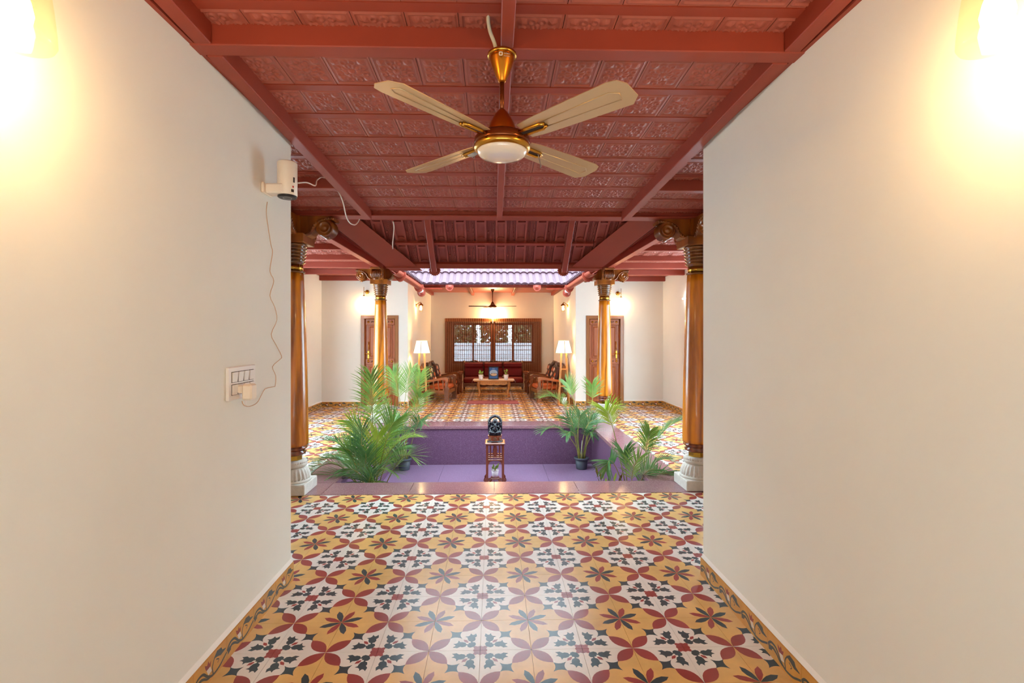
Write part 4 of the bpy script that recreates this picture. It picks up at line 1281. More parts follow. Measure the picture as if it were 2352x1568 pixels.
wx = lambda uv: spline([Vector((0, 0, CAM_H)) + ray(u, v) * ((XL + d) / ray(u, v).x) for u, v, d in uv], 3)
tag(MB().tube(wx([(556, 921, 0.056), (560, 930, 0.05), (573, 933, 0.03), (590, 925, 0.016), (600, 908, 0.012), (609, 893, 0.010), (628, 888, 0.010), (632, 885, 0.010), (633, 862, 0.010), (626, 842, 0.010), (642, 826, 0.010), (647, 818, 0.010), (633, 790, 0.010), (623, 767, 0.010), (636, 735, 0.010), (631, 705, 0.010), (620, 678, 0.010), (629, 645, 0.010), (620, 622, 0.010), (626, 580, 0.010), (622, 560, 0.010), (613, 502, 0.012), (612, 480, 0.02), (614, 464, 0.012)]), 0.0022, 6).build('adapter_cable', 'cable_thin'),
    'thin crinkled power cord from the adapter up to the projector', 'cable')

# ------------------------------------------------------------------ pots and little plants
def tapered_pot(parent, r0, r1, h, m='pot_white', rim=True, loc=(0, 0, 0)):
    mb = MB().lathe([(r0, 0), (r1, h), (r1 - 0.006, h), (r0 * 0.8, h - 0.02), (0.001, h - 0.02)], 28)
    if rim:
        mb.lathe([(r1 * 1.0, h - 0.008), (r1 * 1.05, h - 0.006), (r1 * 1.05, h + 0.002), (r1 * 0.98, h + 0.003)], 28, cap=False)
    pot = mb.build('pot', m, parent, loc)
    MB().lathe([(r1 * 0.93, 0), (r1 * 0.5, 0.006), (0.001, 0.008)], 20, cap=False).build('soil', 'soil', pot, (0, 0, h - 0.018))
    return pot
def small_leaf(parent, base, tip, w, m='leaf_small'):
    base, tip = Vector(base), Vector(tip)
    d = tip - base
    side = d.cross(Vector((0, -1, 0.3))).normalized() * w
    nrm = side.cross(d).normalized() * w * 0.3
    mb = MB()
    rows = []
    for t, k in ((0, 0.05), (0.25, 0.5), (0.5, 1.0), (0.75, 0.8), (1, 0.02)):
        c = base + d * t + nrm * math.sin(t * 3) * 0.8
        rows.append([c - side * k + nrm * 0.4 * k, c, c + side * k + nrm * 0.4 * k])
    vs_ = [p for r in rows for p in r]
    fs = []
    for i in range(4):
        for j in range(2):
            a = i * 3 + j
            fs.append((a, a + 1, a + 4, a + 3))
    mb.add(vs_, fs, 0, True)
    return mb.build('leaf', m, parent)
def little_plant(name, label, loc, leaves, r0, r1, h, group=None):
    t = thing(name, label, 'plant', loc, group=group)
    tapered_pot(t, r0, r1, h)
    st = MB()
    for tip, w, k in leaves:
        b = Vector(tip) * k; b.z = h + (tip[2]) * k * 0.8
        st.tube([(0, 0, h - 0.02), (b.x * 0.4, b.y * 0.4, (h + b.z) / 2), b], 0.003, 5)
        small_leaf(t, b, (tip[0], tip[1], h + tip[2]), w)
    st.build('stems', 'palm_stem', t)
    return t

# ------------------------------------------------------------------ wooden stand with the statue
SY = 7.38
stand = thing('plant_stand', 'small dark wooden stand with slatted sides in the sunken court', 'stand', (0.02, SY, PZ))
MB().box((0, 0, 0.618), (0.30, 0.30, 0.022), bev=0.008).build('top', 'stand_wood', stand)
for sx in (-1, 1):
    for sy in (-1, 1):
        lg = MB().box((sx * 0.118, sy * 0.118, 0.305), (0.032, 0.032, 0.61), bev=0.003)
        lg.build('leg', 'stand_wood', stand)
        MB().prism([(0, 0), (0.045, 0.0), (0.04, 0.03), (0.03, 0.05), (0.03, 0.075), (0.012, 0.10), (0.0, 0.11)], -0.01, 0.01, 'Y', mtx=T(sx * 0.13, sy * 0.118, 0, rz=(0 if sx > 0 else math.pi))).build('foot_bracket', 'stand_wood', stand)
for z in (0.41, 0.375, 0.60):
    for k in range(4):
        MB().box((0, 0.118, 0), (0.25, 0.024, 0.016), bev=0.002).build('rail', 'stand_wood', stand, (0, 0, z), (0, 0, R(90 * k)))
for k in range(4):
    m = T(rz=R(90 * k))
    for x in (-0.068, 0.068):
        MB().box((x, 0.118, 0.505), (0.018, 0.014, 0.175), mtx=m).build('slat', 'stand_wood', stand)
    sp = [(-0.03, 0.42), (0.03, 0.42), (0.022, 0.44), (0.038, 0.475), (0.022, 0.515), (0.03, 0.545), (0.02, 0.59), (-0.02, 0.59), (-0.03, 0.545), (-0.022, 0.515), (-0.038, 0.475), (-0.022, 0.44)]
    MB().prism(sp, 0.112, 0.124, 'Y', mtx=m).build('splat', 'stand_wood', stand)
    for sx in (-1, 1):
        MB().prism([(0, 0), (0.07, 0), (0.03, -0.012), (0.012, -0.04), (0, -0.08)], 0.11, 0.126, 'Y', mtx=m @ T(-sx * 0.102, 0, 0.367, rz=0) @ Matrix.Diagonal((sx, 1, 1, 1))).build('corner_bracket', 'stand_wood', stand)
MB().box((0, 0, 0.078), (0.13, 0.13, 0.016), bev=0.003).build('lower_shelf', 'stand_wood', stand)
for a in (45, 135):
    MB().prism([(-0.165, 0.0), (-0.12, 0.02), (-0.06, 0.07), (0.06, 0.07), (0.12, 0.02), (0.165, 0.0), (0.165, 0.03), (0.12, 0.055), (0.07, 0.072), (-0.07, 0.072), (-0.12, 0.055), (-0.165, 0.03)], -0.009, 0.009, 'Y', mtx=T(rz=R(a))).build('stretcher', 'stand_wood', stand)
little_plant('potted_plant', 'small bushy plant in a white pot on the lower shelf of the stand', (0.02, SY, PZ + 0.087),
             [((0.05, -0.02, 0.07), 0.014, 0.4), ((-0.045, -0.03, 0.06), 0.014, 0.4), ((0.0, -0.05, 0.055), 0.014, 0.4), ((0.06, 0.02, 0.10), 0.012, 0.5), ((-0.03, 0.03, 0.08), 0.014, 0.4), ((0.02, -0.03, 0.08), 0.013, 0.4), ((-0.05, 0.01, 0.045), 0.013, 0.3), ((0.03, 0.05, 0.06), 0.013, 0.3)], 0.038, 0.056, 0.11)

ST_Z = PZ + 0.630
statue = thing('statue', 'black stone seated elephant-headed deity statue under a carved arch', 'statue', (0.02, SY + 0.0, ST_Z))
MB().lathe([(0.128, 0.0), (0.128, 0.014), (0.12, 0.018)], 8, smooth=False, mtx=T(rz=R(22.5)) @ Matrix.Diagonal((1, 0.85, 1, 1))).build('plinth_foot', 'statue_stone', statue)
wb = MB().lathe([(0.108, 0.016), (0.108, 0.085), (0.112, 0.088), (0.112, 0.094)], 8, smooth=False, mtx=T(rz=R(22.5)) @ Matrix.Diagonal((1, 0.85, 1, 1))).build('wooden_plinth', 'stand_wood', statue)
for k in range(-1, 2):
    MB().lathe([(0.022, 0), (0.022, 0.004), (0.014, 0.006), (0.012, 0.003), (0.001, 0.005)], 12, 0, T(rx=R(90))).build('carved_roundel', 'dark_carving', wb, (k * 0.075, -0.086 + abs(k) * 0.022, 0.05), (0, 0, R(45) * k))
sb = MB().box((0, 0.0, 0.112), (0.185, 0.12, 0.036), bev=0.01)
for k in range(9):
    sb.ball((-0.08 + 0.02 * k, -0.055, 0.125), (0.013, 0.015, 0.014), seg=8, rings=5)
sb.build('lotus_seat', 'statue_stone', statue)
ar = MB()
arch_pts = [(-0.085, 0.02, 0.12), (-0.088, 0.02, 0.24)] + [(-0.088 * math.cos(a), 0.02, 0.29 + 0.082 * math.sin(a)) for a in [math.pi * k / 10 for k in range(11)]] + [(0.088, 0.02, 0.24), (0.085, 0.02, 0.12)]
ar.tube(arch_pts, 0.021, 8)
for k, p in enumerate(arch_pts):
    ar.ball((p[0], p[1] - 0.012, p[2]), 0.016, seg=8, rings=6)
ar.ball((0, 0.01, 0.375), (0.022, 0.022, 0.024))
ar.box((0, 0.03, 0.20), (0.15, 0.012, 0.14))
ar.build('carved_arch', 'statue_stone', statue)
fg = MB()
fg.ball((0, -0.012, 0.175), (0.050, 0.042, 0.046)).ball((0, -0.005, 0.215), (0.042, 0.032, 0.036))      # belly and chest
fg.ball((0.0, -0.012, 0.268), (0.036, 0.034, 0.036))                                                   # head
fg.lathe([(0.038, 0.288), (0.036, 0.305), (0.026, 0.325), (0.012, 0.34), (0.004, 0.352)], 12, mtx=T(0, -0.008, 0))
for s in (-1, 1):
    fg.ball((s * 0.046, -0.004, 0.262), (0.024, 0.008, 0.028))                                          # ears
    fg.tube(spline([(s * 0.035, -0.01, 0.225), (s * 0.068, -0.02, 0.205), (s * 0.070, -0.035, 0.175), (s * 0.052, -0.055, 0.165)], 4), [0.017 - 0.0006 * k for k in range(13)], 8)
    fg.tube(spline([(s * 0.035, 0.0, 0.23), (s * 0.072, 0.0, 0.235), (s * 0.078, -0.01, 0.265)], 4), 0.012, 8)
    fg.ball((s * 0.078, -0.012, 0.275), 0.015)
    fg.tube(spline([(s * 0.03, -0.02, 0.15), (s * 0.075, -0.04, 0.15), (s * 0.05, -0.068, 0.142), (s * 0.01, -0.07, 0.140)], 4), [0.026 - 0.0010 * k for k in range(13)], 8)
    fg.tube([(s * 0.014, -0.04, 0.252), (s * 0.02, -0.055, 0.243)], [0.005, 0.002], 6)
fg.tube(spline([(0, -0.038, 0.268), (0.002, -0.056, 0.245), (0.0, -0.062, 0.215), (-0.016, -0.064, 0.190), (-0.034, -0.060, 0.186), (-0.036, -0.058, 0.198)], 5), [0.017 - 0.00045 * k for k in range(26)], 8)
fg.build('seated_figure', 'statue_stone', statue)

# ------------------------------------------------------------------ sitting alcove
# sofa
sofa = thing('sofa', 'three-seat carved wooden sofa with dark red cushions under the window', 'sofa', (-0.01, 13.85, 0))
W = 1.66
crest = []
for i in range(61):
    x = -W / 2 + W * i / 60
    k = (x + W / 2) / (W / 3) % 1.0
    crest.append((x, 0.775 + 0.07 * max(0, math.cos((k - 0.5) * math.pi * 1.6)) ** 1.5))
MB().prism([(-W / 2, 0.40), (W / 2, 0.40)] + crest[::-1], 0.30, 0.335, 'Y').build('back_panel', 'dark_carving', sofa)
for c in range(3):
    cr = MB()
    cx = -W / 2 + W / 6 + c * W / 3
    for k in range(9):
        a = math.pi * k / 8
        cr.ball((cx + 0.13 * math.cos(a), 0.288, 0.775 + 0.05 * math.sin(a)), (0.024, 0.015, 0.018), seg=8, rings=5)
    cr.ball((cx, 0.282, 0.80), (0.035, 0.022, 0.028), seg=10, rings=6)
    cr.build('crest_carving', 'dark_carving', sofa)
for s in (-1, 1):
    MB().tube([(s * (W / 2 + 0.01), 0.32, 0.0), (s * (W / 2 + 0.01), 0.30, 0.4), (s * (W / 2 + 0.01), 0.33, 0.82)], 0.028, 10).build('back_post', 'dark_carving', sofa)
    ax = s * (W / 2 + 0.075)
    MB().prism([(0.30, 0.52), (0.10, 0.545), (-0.20, 0.56), (-0.38, 0.575), (-0.44, 0.55), (-0.45, 0.50), (-0.40, 0.475), (-0.30, 0.50), (0.0, 0.495), (0.30, 0.475)], ax - 0.06, ax + 0.06, 'X').build('arm', 'chair_wood', sofa)
    lgm = MB().prism([(-0.44, 0.0), (-0.34, 0.0), (-0.33, 0.25), (-0.36, 0.49), (-0.44, 0.49), (-0.43, 0.3), (-0.45, 0.15)], ax - 0.05, ax + 0.05, 'X')
    for k in range(9):
        lgm.box((ax, -0.445, 0.06 + k * 0.035), (0.098, 0.012, 0.012), mtx=T(ax, 0, 0.06 + k * 0.035) @ T(ry=R(32)) @ T(-ax, 0, -0.06 - k * 0.035))
    lgm.build('front_leg', 'chair_wood', sofa)
    for k in range(3):
        MB().tube([(ax, -0.2 + 0.16 * k, 0.24), (ax, -0.2 + 0.16 * k, 0.36), (ax, -0.2 + 0.16 * k, 0.5)], [0.016, 0.026, 0.014], 8).build('spindle', 'chair_wood', sofa)
    MB().box((ax, -0.03, 0.22), (0.05, 0.66, 0.05)).build('side_rail', 'chair_wood', sofa)
ap = [(-W / 2, 0.25)]
for i in range(41):
    x = -W / 2 + W * i / 40
    ap.append((x, 0.13 + 0.045 * abs(math.sin((x + W / 2) / W * math.pi * 3))))
ap.append((W / 2, 0.25))
apr = MB().prism(ap, -0.40, -0.37, 'Y')
for c in range(3):
    cx = -W / 2 + W / 6 + c * W / 3
    for s in (-1, 1):
        for k in range(4):
            apr.tube(spline([(cx + s * 0.03 * k, -0.405, 0.16), (cx + s * (0.04 + 0.045 * k), -0.41, 0.20), (cx + s * (0.08 + 0.05 * k), -0.405, 0.17)], 4), 0.009, 6)
apr.build('carved_apron', 'dark_carving', sofa)
for c in range(3):
    cx = -W / 2 + W / 6 + c * W / 3
    MB().box((0, 0, 0), (W / 3 - 0.012, 0.68, 0.13), bev=0.03).build('seat_cushion', 'sofa_red', sofa, (cx, -0.06, 0.315))
    MB().box((0, 0, 0), (W / 3 - 0.014, 0.14, 0.26), bev=0.03).build('back_cushion', 'sofa_red', sofa, (cx, 0.22, 0.50), (R(-8), 0, 0))
    MB().box((0, 0, 0), (W / 3 - 0.014, 0.15, 0.15), bev=0.035).build('head_cushion', 'sofa_red', sofa, (cx, 0.235, 0.70), (R(-8), 0, 0))

# armchairs: built facing +x
def make_armchair():
    t = thing('armchair', 'x', 'armchair', group='carved wooden armchairs in the sitting alcove')
    hw = 0.36
    for s in (-1, 1):
        y = s * hw
        MB().prism([(-0.26, 0.50), (-0.05, 0.53), (0.15, 0.575), (0.26, 0.585), (0.315, 0.56), (0.325, 0.50), (0.30, 0.46), (0.275, 0.50), (0.24, 0.525), (0.12, 0.515), (-0.05, 0.48), (-0.26, 0.455)], y - 0.05, y + 0.05, 'Y').build('arm', 'chair_wood', t)
        fl = MB().prism([(0.235, 0.0), (0.33, 0.0), (0.335, 0.03), (0.315, 0.06), (0.335, 0.28), (0.345, 0.30), (0.30, 0.36), (0.315, 0.52), (0.25, 0.50), (0.245, 0.34), (0.235, 0.30), (0.225, 0.28), (0.24, 0.06), (0.228, 0.03)], y - 0.04, y + 0.04, 'Y')
        for side in (-1, 1):
            for k in range(7):
                z = 0.085 + k * 0.029
                fl.box((0, 0, 0), (0.115, 0.008, 0.011), 1, mtx=T(0.28, y + side * 0.041, z) @ T(ry=R(28)))
        fl.build('front_leg', ['chair_wood', 'dark_carving'], t)
        MB().prism([(-0.33, 0.0), (-0.25, 0.0), (-0.225, 0.22), (-0.215, 0.46), (-0.27, 0.46), (-0.285, 0.22)], y - 0.028, y + 0.028, 'Y').build('rear_leg', 'chair_wood', t)
        MB().box((0.0, y, 0.235), (0.50, 0.045, 0.075), bev=0.005).build('side_rail', 'chair_wood', t)
        for k in range(4):
            x = -0.15 + 0.115 * k
            MB().prism([(x - 0.013, 0.265), (x + 0.02, 0.265), (x + 0.028, 0.31), (x + 0.006, 0.36), (x + 0.012, 0.50), (x - 0.02, 0.50), (x - 0.012, 0.36), (x - 0.002, 0.31)], y - 0.012, y + 0.012, 'Y').build('spindle', 'chair_wood', t)
    tilt = T(-0.235, 0, 0.30) @ T(ry=R(-13))
    bk = MB().box((0, 0, 0.26), (0.035, 0.60, 0.52), bev=0.008, mtx=tilt).build('back_panel', 'brown_fabric', t)
    for s in (-1, 1):
        MB().prism([(-0.05, -0.08), (0.05, -0.08), (0.065, 0.25), (0.055, 0.47), (0.025, 0.545), (-0.03, 0.55), (-0.05, 0.40)], s * 0.30 - 0.035, s * 0.30 + 0.035, 'Y', mtx=tilt).build('back_post', 'brown_fabric', t)
    cp = [(-0.30, 0.48)] + [(-0.30 + 0.60 * i / 24, 0.535 + 0.05 * abs(math.sin(i / 24 * math.pi * 2.0 + 0.0)) + 0.03 * math.sin(i / 24 * math.pi)) for i in range(25)] + [(0.30, 0.48)]
    crb = MB().prism(cp, -0.02, 0.03, 'X', mtx=tilt)
    for k in range(5):
        crb.tube([tilt @ Vector((0.035, -0.10 + 0.05 * k, 0.50)), tilt @ Vector((0.04, -0.13 + 0.065 * k, 0.555)), tilt @ Vector((0.03, -0.15 + 0.075 * k, 0.60))], 0.012, 6)
    crb.build('carved_crest', 'dark_carving', t)
    MB().box((0.285, 0, 0.235), (0.04, 0.66, 0.08), bev=0.005).build('front_rail', 'chair_wood', t)
    sc = MB().box((0.0, 0, 0.33), (0.55, 0.64, 0.11), bev=0.03)
    sc.build('seat_cushion', 'orange_fabric', t)
    return t
PAT = ['darkbrown_fabric', 'orange_fabric', 'beige_fabric']
def cushion_patch(parent, m, w, h, d=0.004):
    """harlequin diamonds stitched on a cushion face, lying in local yz"""
    rows, cols = 3, 3
    for r_ in range(rows):
        for c in range(cols):
            y0, z0 = -w / 2 + (c + 0.5) * w / cols, -h / 2 + (r_ + 0.5) * h / rows
            a, b = w / cols / 2 * 0.98, h / rows / 2 * 0.98
            slot = (c + 2 * r_) % 3
            MB().prism([(y0 - a, z0 - b * 0.3), (y0 + a * 0.2, z0 - b), (y0 + a, z0 + b * 0.3), (y0 - a * 0.2, z0 + b)], 0, d, 'X', mtx=m).build('patch', PAT[slot], parent)
ch0 = make_armchair()
chairs = []
spots = [(-1.30, 11.82, -10, 'carved armchair next to the floor lamp with the leafy pot'),
         (-1.26, 12.75, -3, 'carved armchair between sofa and leafy-pot lamp, behind another armchair'),
         (1.27, 11.82, 190, 'carved armchair next to the corded floor lamp'),
         (1.24, 12.75, 183, 'carved armchair between sofa and corded lamp, behind another armchair')]
for k, (x, y, a, lb) in enumerate(spots):
    c = ch0 if k == 0 else copy_tree(ch0)
    c.location = (x, y, 0.0); c.rotation_euler = (0, 0, R(a)); c['label'] = lb
    cl = thing('throw_cushion', lb.replace('carved armchair', 'patchwork cushion on the armchair'), 'cushion', group='patchwork cushions on the armchairs')
    cl.location = (x, y, 0); cl.rotation_euler = (0, 0, R(a))
    tl = T(-0.185, 0, 0.385) @ T(ry=R(-14))
    mb = MB().box((0.03, 0, 0.22), (0.09, 0.50, 0.42), bev=0.035, mtx=tl)
    cov = mb.build('cover', 'darkbrown_fabric', cl)
    cushion_patch(cov, tl @ T(0.0752, 0, 0.22), 0.42, 0.35)

# coffee table with runner, pots and picture
tb = thing('coffee_table', 'carved light wooden coffee table with lion-paw legs before the sofa', 'table', (0.0, 12.62, 0))
TW, TD = 1.04, 0.56
MB().box((0, 0, 0.405), (TW - 0.04, TD, 0.03), bev=0.01).build('tabletop', 'table_wood', tb)
for sx in (-1, 1):
    for sy in (-1, 1):
        lp = spline([(0, 0, 0.39), (0.015, 0, 0.33), (0.02, 0, 0.26), (-0.005, 0, 0.16), (-0.012, 0, 0.09), (0.006, 0, 0.03), (0.012, 0, 0.0)], 4)
        lgb = MB().tube([(sx * (0.37 + q.x), sy * 0.20, q.z) for q in lp], [0.036 + 0.006 * math.sin(i / 24 * 9) - 0.010 * (i / 24) for i in range(len(lp))], 10)
        lgb.ball((sx * 0.385, sy * 0.20 - 0.012, 0.024), (0.036, 0.042, 0.024), seg=10, rings=6)
        for k in (-1, 0, 1):
            lgb.ball((sx * 0.385 + k * 0.02, sy * 0.20 - 0.045, 0.016), (0.012, 0.018, 0.014), seg=8, rings=5)
        lgb.build('leg', 'table_wood', tb)
for sy in (-1, 1):
    ap = [(-0.34, 0.39)] + [(-0.34 + 0.68 * i / 30, 0.325 - 0.018 * abs(math.sin(i / 30 * math.pi * 4)) - 0.012 * math.sin(i / 30 * math.pi)) for i in range(31)] + [(0.34, 0.39)]
    apm = MB().prism(ap, sy * 0.21 - 0.012, sy * 0.21 + 0.012, 'Y')
    for k in range(-5, 6):
        apm.tube([(k * 0.055 - 0.012, sy * 0.21 - 0.014, 0.335), (k * 0.055 + 0.004, sy * 0.21 - 0.018, 0.36), (k * 0.055 + 0.02, sy * 0.21 - 0.014, 0.345)], 0.006, 5)
    apm.build('carved_apron', 'table_wood', tb)
    MB().prism([(-0.36, 0.10), (0.36, 0.10), (0.34, 0.065), (0.15, 0.072), (0, 0.055), (-0.15, 0.072), (-0.34, 0.065)], sy * 0.20 - 0.012, sy * 0.20 + 0.012, 'Y').build('lower_rail', 'table_wood', tb)
for k in range(10):
    MB().box((-0.315 + 0.07 * k, 0, 0.105), (0.022, 0.42, 0.014)).build('shelf_slat', 'table_wood', tb)
rn = MB()
n = 24
xs = [-TW / 2 - 0.005 + (TW + 0.01) * i / n for i in range(n + 1)]
prof = [(-TW / 2 - 0.028, 0.362), (-TW / 2 - 0.022, 0.385), (-TW / 2 - 0.006, 0.416), (-TW / 2 + 0.02, 0.4225)] + [(-TW / 2 + 0.08 + (TW - 0.16) * i / 8, 0.4225) for i in range(9)] + [(TW / 2 - 0.02, 0.4225), (TW / 2 + 0.006, 0.416), (TW / 2 + 0.022, 0.385), (TW / 2 + 0.030, 0.360)]
prof2 = [(x, z + 0.004) for x, z in prof]
rn.prism(prof + prof2[::-1], -TD / 2 - 0.002, TD / 2 - 0.05, 'Y')
tag(rn.build('table_runner', 'cloth_white', None, (0.0, 12.62, 0)), 'cream cloth draped over the coffee table ends', 'tablecloth')
TZ = 0.427
little_plant('potted_plant', 'little broad-leaved plant in white pot on the coffee table, upright leaves', (-0.325, 12.50, TZ),
             [((-0.03, -0.01, 0.13), 0.026, 0.35), ((-0.055, -0.01, 0.075), 0.022, 0.4), ((0.06, -0.01, 0.10), 0.018, 0.35), ((0.0, -0.03, 0.09), 0.02, 0.3), ((0.05, 0.0, 0.03), 0.008, 0.3)], 0.048, 0.064, 0.125, 'potted plants on the coffee table')
little_plant('potted_plant', 'little curly variegated plant in white pot on the coffee table', (0.315, 12.50, TZ),
             [((0.02, -0.01, 0.15), 0.03, 0.5), ((-0.03, -0.01, 0.07), 0.022, 0.3), ((0.0, -0.02, 0.05), 0.02, 0.3), ((-0.05, 0.0, 0.13), 0.012, 0.6), ((0.055, 0.0, 0.06), 0.006, 0.4)], 0.048, 0.064, 0.125, 'potted plants on the coffee table')
pf = thing('picture_frame', 'dark framed blue seascape picture standing on the coffee table', 'picture', (-0.005, 12.46, TZ + 0.011))
pf.rotation_euler = (R(-6), 0, 0)
fw_, fh_ = 0.26, 0.325
for c, s in (((0, 0, 0.0125), (fw_, 0.022, 0.025)), ((0, 0, fh_ - 0.0125), (fw_, 0.022, 0.025)), ((-fw_ / 2 + 0.0125, 0, fh_ / 2), (0.025, 0.022, fh_)), ((fw_ / 2 - 0.0125, 0, fh_ / 2), (0.025, 0.022, fh_))):
    MB().box(c, s, bev=0.003).build('frame_bar', 'picture_frame', pf)
pm = MB().box((0, 0.004, fh_ / 2), (fw_ - 0.04, 0.006, fh_ - 0.04), 0)
def blob(cx, cz, rx, rz, mi, dy):
    pm.add([(cx, dy, cz)] + [(cx + rx * math.cos(a), dy, cz + rz * math.sin(a)) for a in [2 * math.pi * k / 20 for k in range(20)]], [(0, 1 + k, 1 + (k + 1) % 20) for k in range(20)], mi)
blob(0.0, 0.17, 0.10, 0.075, 1, 0.0005)
blob(0.0, 0.115, 0.09, 0.040, 3, 0.0001)
blob(0.012, 0.125, 0.075, 0.034, 2, -0.0003)
for k in range(6):
    blob(-0.065 + 0.026 * k, 0.135 + 0.012 * (k % 2), 0.011, 0.016, 2 + k % 2, -0.0007)
for k in range(4):
    pm.box((-0.024 + k * 0.016, 0.0004, 0.275), (0.010, 0.0012, 0.016), 1)
pm.build('picture', ['photo_blue', 'photo_sky', 'photo_cream', 'photo_brown'], pf)
MB().prism([(0.01, 0.0), (0.09, 0.0), (0.012, 0.2)], -0.02, 0.02, 'X').build('easel_back', 'picture_frame', pf)
rug = thing('rug', 'narrow dusty-pink woven rug on the tiles before the coffee table', 'rug', (-0.02, 11.42, 0.0))
MB().box((0, 0, 0.004), (1.18, 0.52, 0.008), bev=0.003).build('pile', 'rug', rug)
for s in (-1, 1):
    MB().box((0, s * 0.265, 0.004), (1.18, 0.03, 0.009), bev=0.002).build('border', 'rug_edge', rug)

# floor lamps with a shelf and a pot
def floor_lamp(x, y, label):
    t = thing('floor_lamp', label, 'floor lamp', (x, y, 0), group='wooden floor lamps')
    MB().box((0, 0, 0.012), (0.26, 0.24, 0.024), bev=0.003).build('base_shelf', 'lamp_wood', t)
    for sx in (-1, 1):
        for sy in (-1, 1):
            MB().add([], []).tube([(sx * 0.115, sy * 0.10, 0.02), (sx * 0.05, sy * 0.05, 1.22)], 0.0135, 6, smooth=False).build('leg', 'lamp_wood', t)
    for z in (0.42, 0.80):
        k = 1 - z / 1.22 * 0.56
        for sy in (-1, 1):
            MB().box((0, sy * 0.10 * k, z), (0.23 * k, 0.015, 0.02)).build('rung', 'lamp_wood', t)
        for sx in (-1, 1):
            MB().box((sx * 0.115 * k, 0, z), (0.015, 0.20 * k, 0.02)).build('rung', 'lamp_wood', t)
    MB().box((0, 0, 1.215), (0.12, 0.12, 0.02)).build('top_block', 'lamp_wood', t)
    sh = MB().lathe([(0.188, 1.165), (0.122, 1.435), (0.118, 1.435), (0.184, 1.165)], 8, smooth=False, cap=False).build('lamp_shade', 'lamp_shade', t)
    for k in range(8):
        a = 2 * math.pi * k / 8
        if k % 2 == 0:
            MB().tube([(0.189 * math.cos(a), 0.189 * math.sin(a), 1.165), (0.123 * math.cos(a), 0.123 * math.sin(a), 1.435)], 0.005, 5).build('shade_rib', 'shade_rib', sh)
    MB().ball((0, 0, 1.29), (0.03, 0.03, 0.04)).build('bulb', 'bulb_far', t)
    point(t, (0, 0, 1.29), 20, r=0.04)
    return t
floor_lamp(-1.60, 10.98, 'wooden floor lamp with pale shade and a leafy potted plant on its base')
flr = floor_lamp(1.57, 10.98, 'wooden floor lamp with pale shade and a dark trailing cord')
MB().tube(spline([(0.03, 0.03, 1.2), (0.10, 0.02, 1.05), (0.15, 0.10, 0.75), (0.13, 0.16, 0.4), (0.17, 0.16, 0.05), (0.2, 0.2, 0.012)], 6), 0.004, 6).build('cord', 'shade_rib', flr)
little_plant('potted_plant', 'little green plant in white pot on the floor lamp base', (-1.60, 10.93, 0.025),
             [((-0.06, -0.02, 0.13), 0.024, 0.4), ((0.03, -0.02, 0.12), 0.02, 0.4), ((-0.02, -0.03, 0.16), 0.024, 0.5), ((0.07, 0.0, 0.06), 0.016, 0.4), ((-0.05, 0.02, 0.06), 0.016, 0.3)], 0.05, 0.068, 0.145)
little_plant('potted_plant', 'little white pot with drooping leaves on the corded floor lamp base', (1.57, 10.93, 0.025),
             [((-0.05, -0.02, 0.08), 0.016, 0.4), ((0.04, -0.02, 0.07), 0.015, 0.4), ((0.0, -0.03, 0.10), 0.016, 0.4)], 0.05, 0.068, 0.145)

# ------------------------------------------------------------------ palms
def frond(parent, base, tip, lift, leafs, length, mats_, t0=0.3, width=0.0062, droop=0.35, seed=0, roll=0.0, ang=52):
    rr = random.Random(seed)
    base, tip = Vector(base), Vector(tip)
    mid = base.lerp(tip, 0.45) + Vector((rr.uniform(-0.12, 0.12), rr.uniform(-0.1, 0.1), lift))
    pts = bez(base, mid, tip, 22)
    mb = MB()
    mb.tube(pts, [0.0065 * (1 - 0.8 * i / 22) + 0.0012 for i in range(23)], 6, 1)
    hor = (tip - base); hor.z = 0
    side0 = Vector((0, 0, 1)).cross(hor).normalized() if hor.length > 0.45 else Vector((1, rr.uniform(-0.5, 0.5), 0)).normalized()
    leafs = int(leafs * 1.0)
    for i in range(leafs):
        t = t0 + (1 - t0) * (i + 0.5) / leafs
        k = t * 22
        a = int(min(k, 21)); p = pts[a].lerp(pts[a + 1], k - a)
        tg = (pts[min(a + 1, 22)] - pts[max(a - 1, 0)]).normalized()
        side = (side0 - tg * side0.dot(tg)).normalized()
        nrm = side.cross(tg).normalized()
        if nrm.z < 0:
            nrm = -nrm
        q = (t - t0) / (1 - t0)
        ln = length * (0.45 + 0.9 * math.sin(math.pi * (0.12 + 0.80 * q)) ** 0.9) * rr.uniform(0.85, 1.1) * 0.85
        th = R(ang - 30 * q + rr.uniform(-5, 5))
        for s in (-1, 1):
            sd = (Matrix.Rotation(roll, 3, tg) @ side) * s
            d = (tg * math.cos(th) + sd * math.sin(th) + nrm * 0.22).normalized()
            wv = d.cross(nrm).normalized() * width
            c = p.copy(); rows = []
            dd = d.copy()
            for j, wk in enumerate((0.35, 1.0, 0.9, 0.55, 0.05)):
                rows.append((c - wv * wk, c + nrm * width * 0.0 - nrm * wk * width * 0.35, c + wv * wk))
                dd = (dd + Vector((0, 0, -droop * (0.10 + 0.14 * j)))).normalized()
                c = c + dd * ln / 4
            vs_ = [x for r_ in rows for x in r_]
            fs = []
            for j in range(4):
                for e in range(2):
                    o = j * 3 + e
                    fs.append((o, o + 1, o + 4, o + 3))
            mb.add(vs_, fs, 0, True)
    me_ = mb
    # plain mesh without merging doubles
    m = bpy.data.meshes.new('frond')
    m.from_pydata(me_.v, [], me_.f)
    for q in mats_:
        m.materials.append(MATS[q])
    m.polygons.foreach_set('material_index', me_.m); m.polygons.foreach_set('use_smooth', me_.s)
    return link('frond', m, parent)
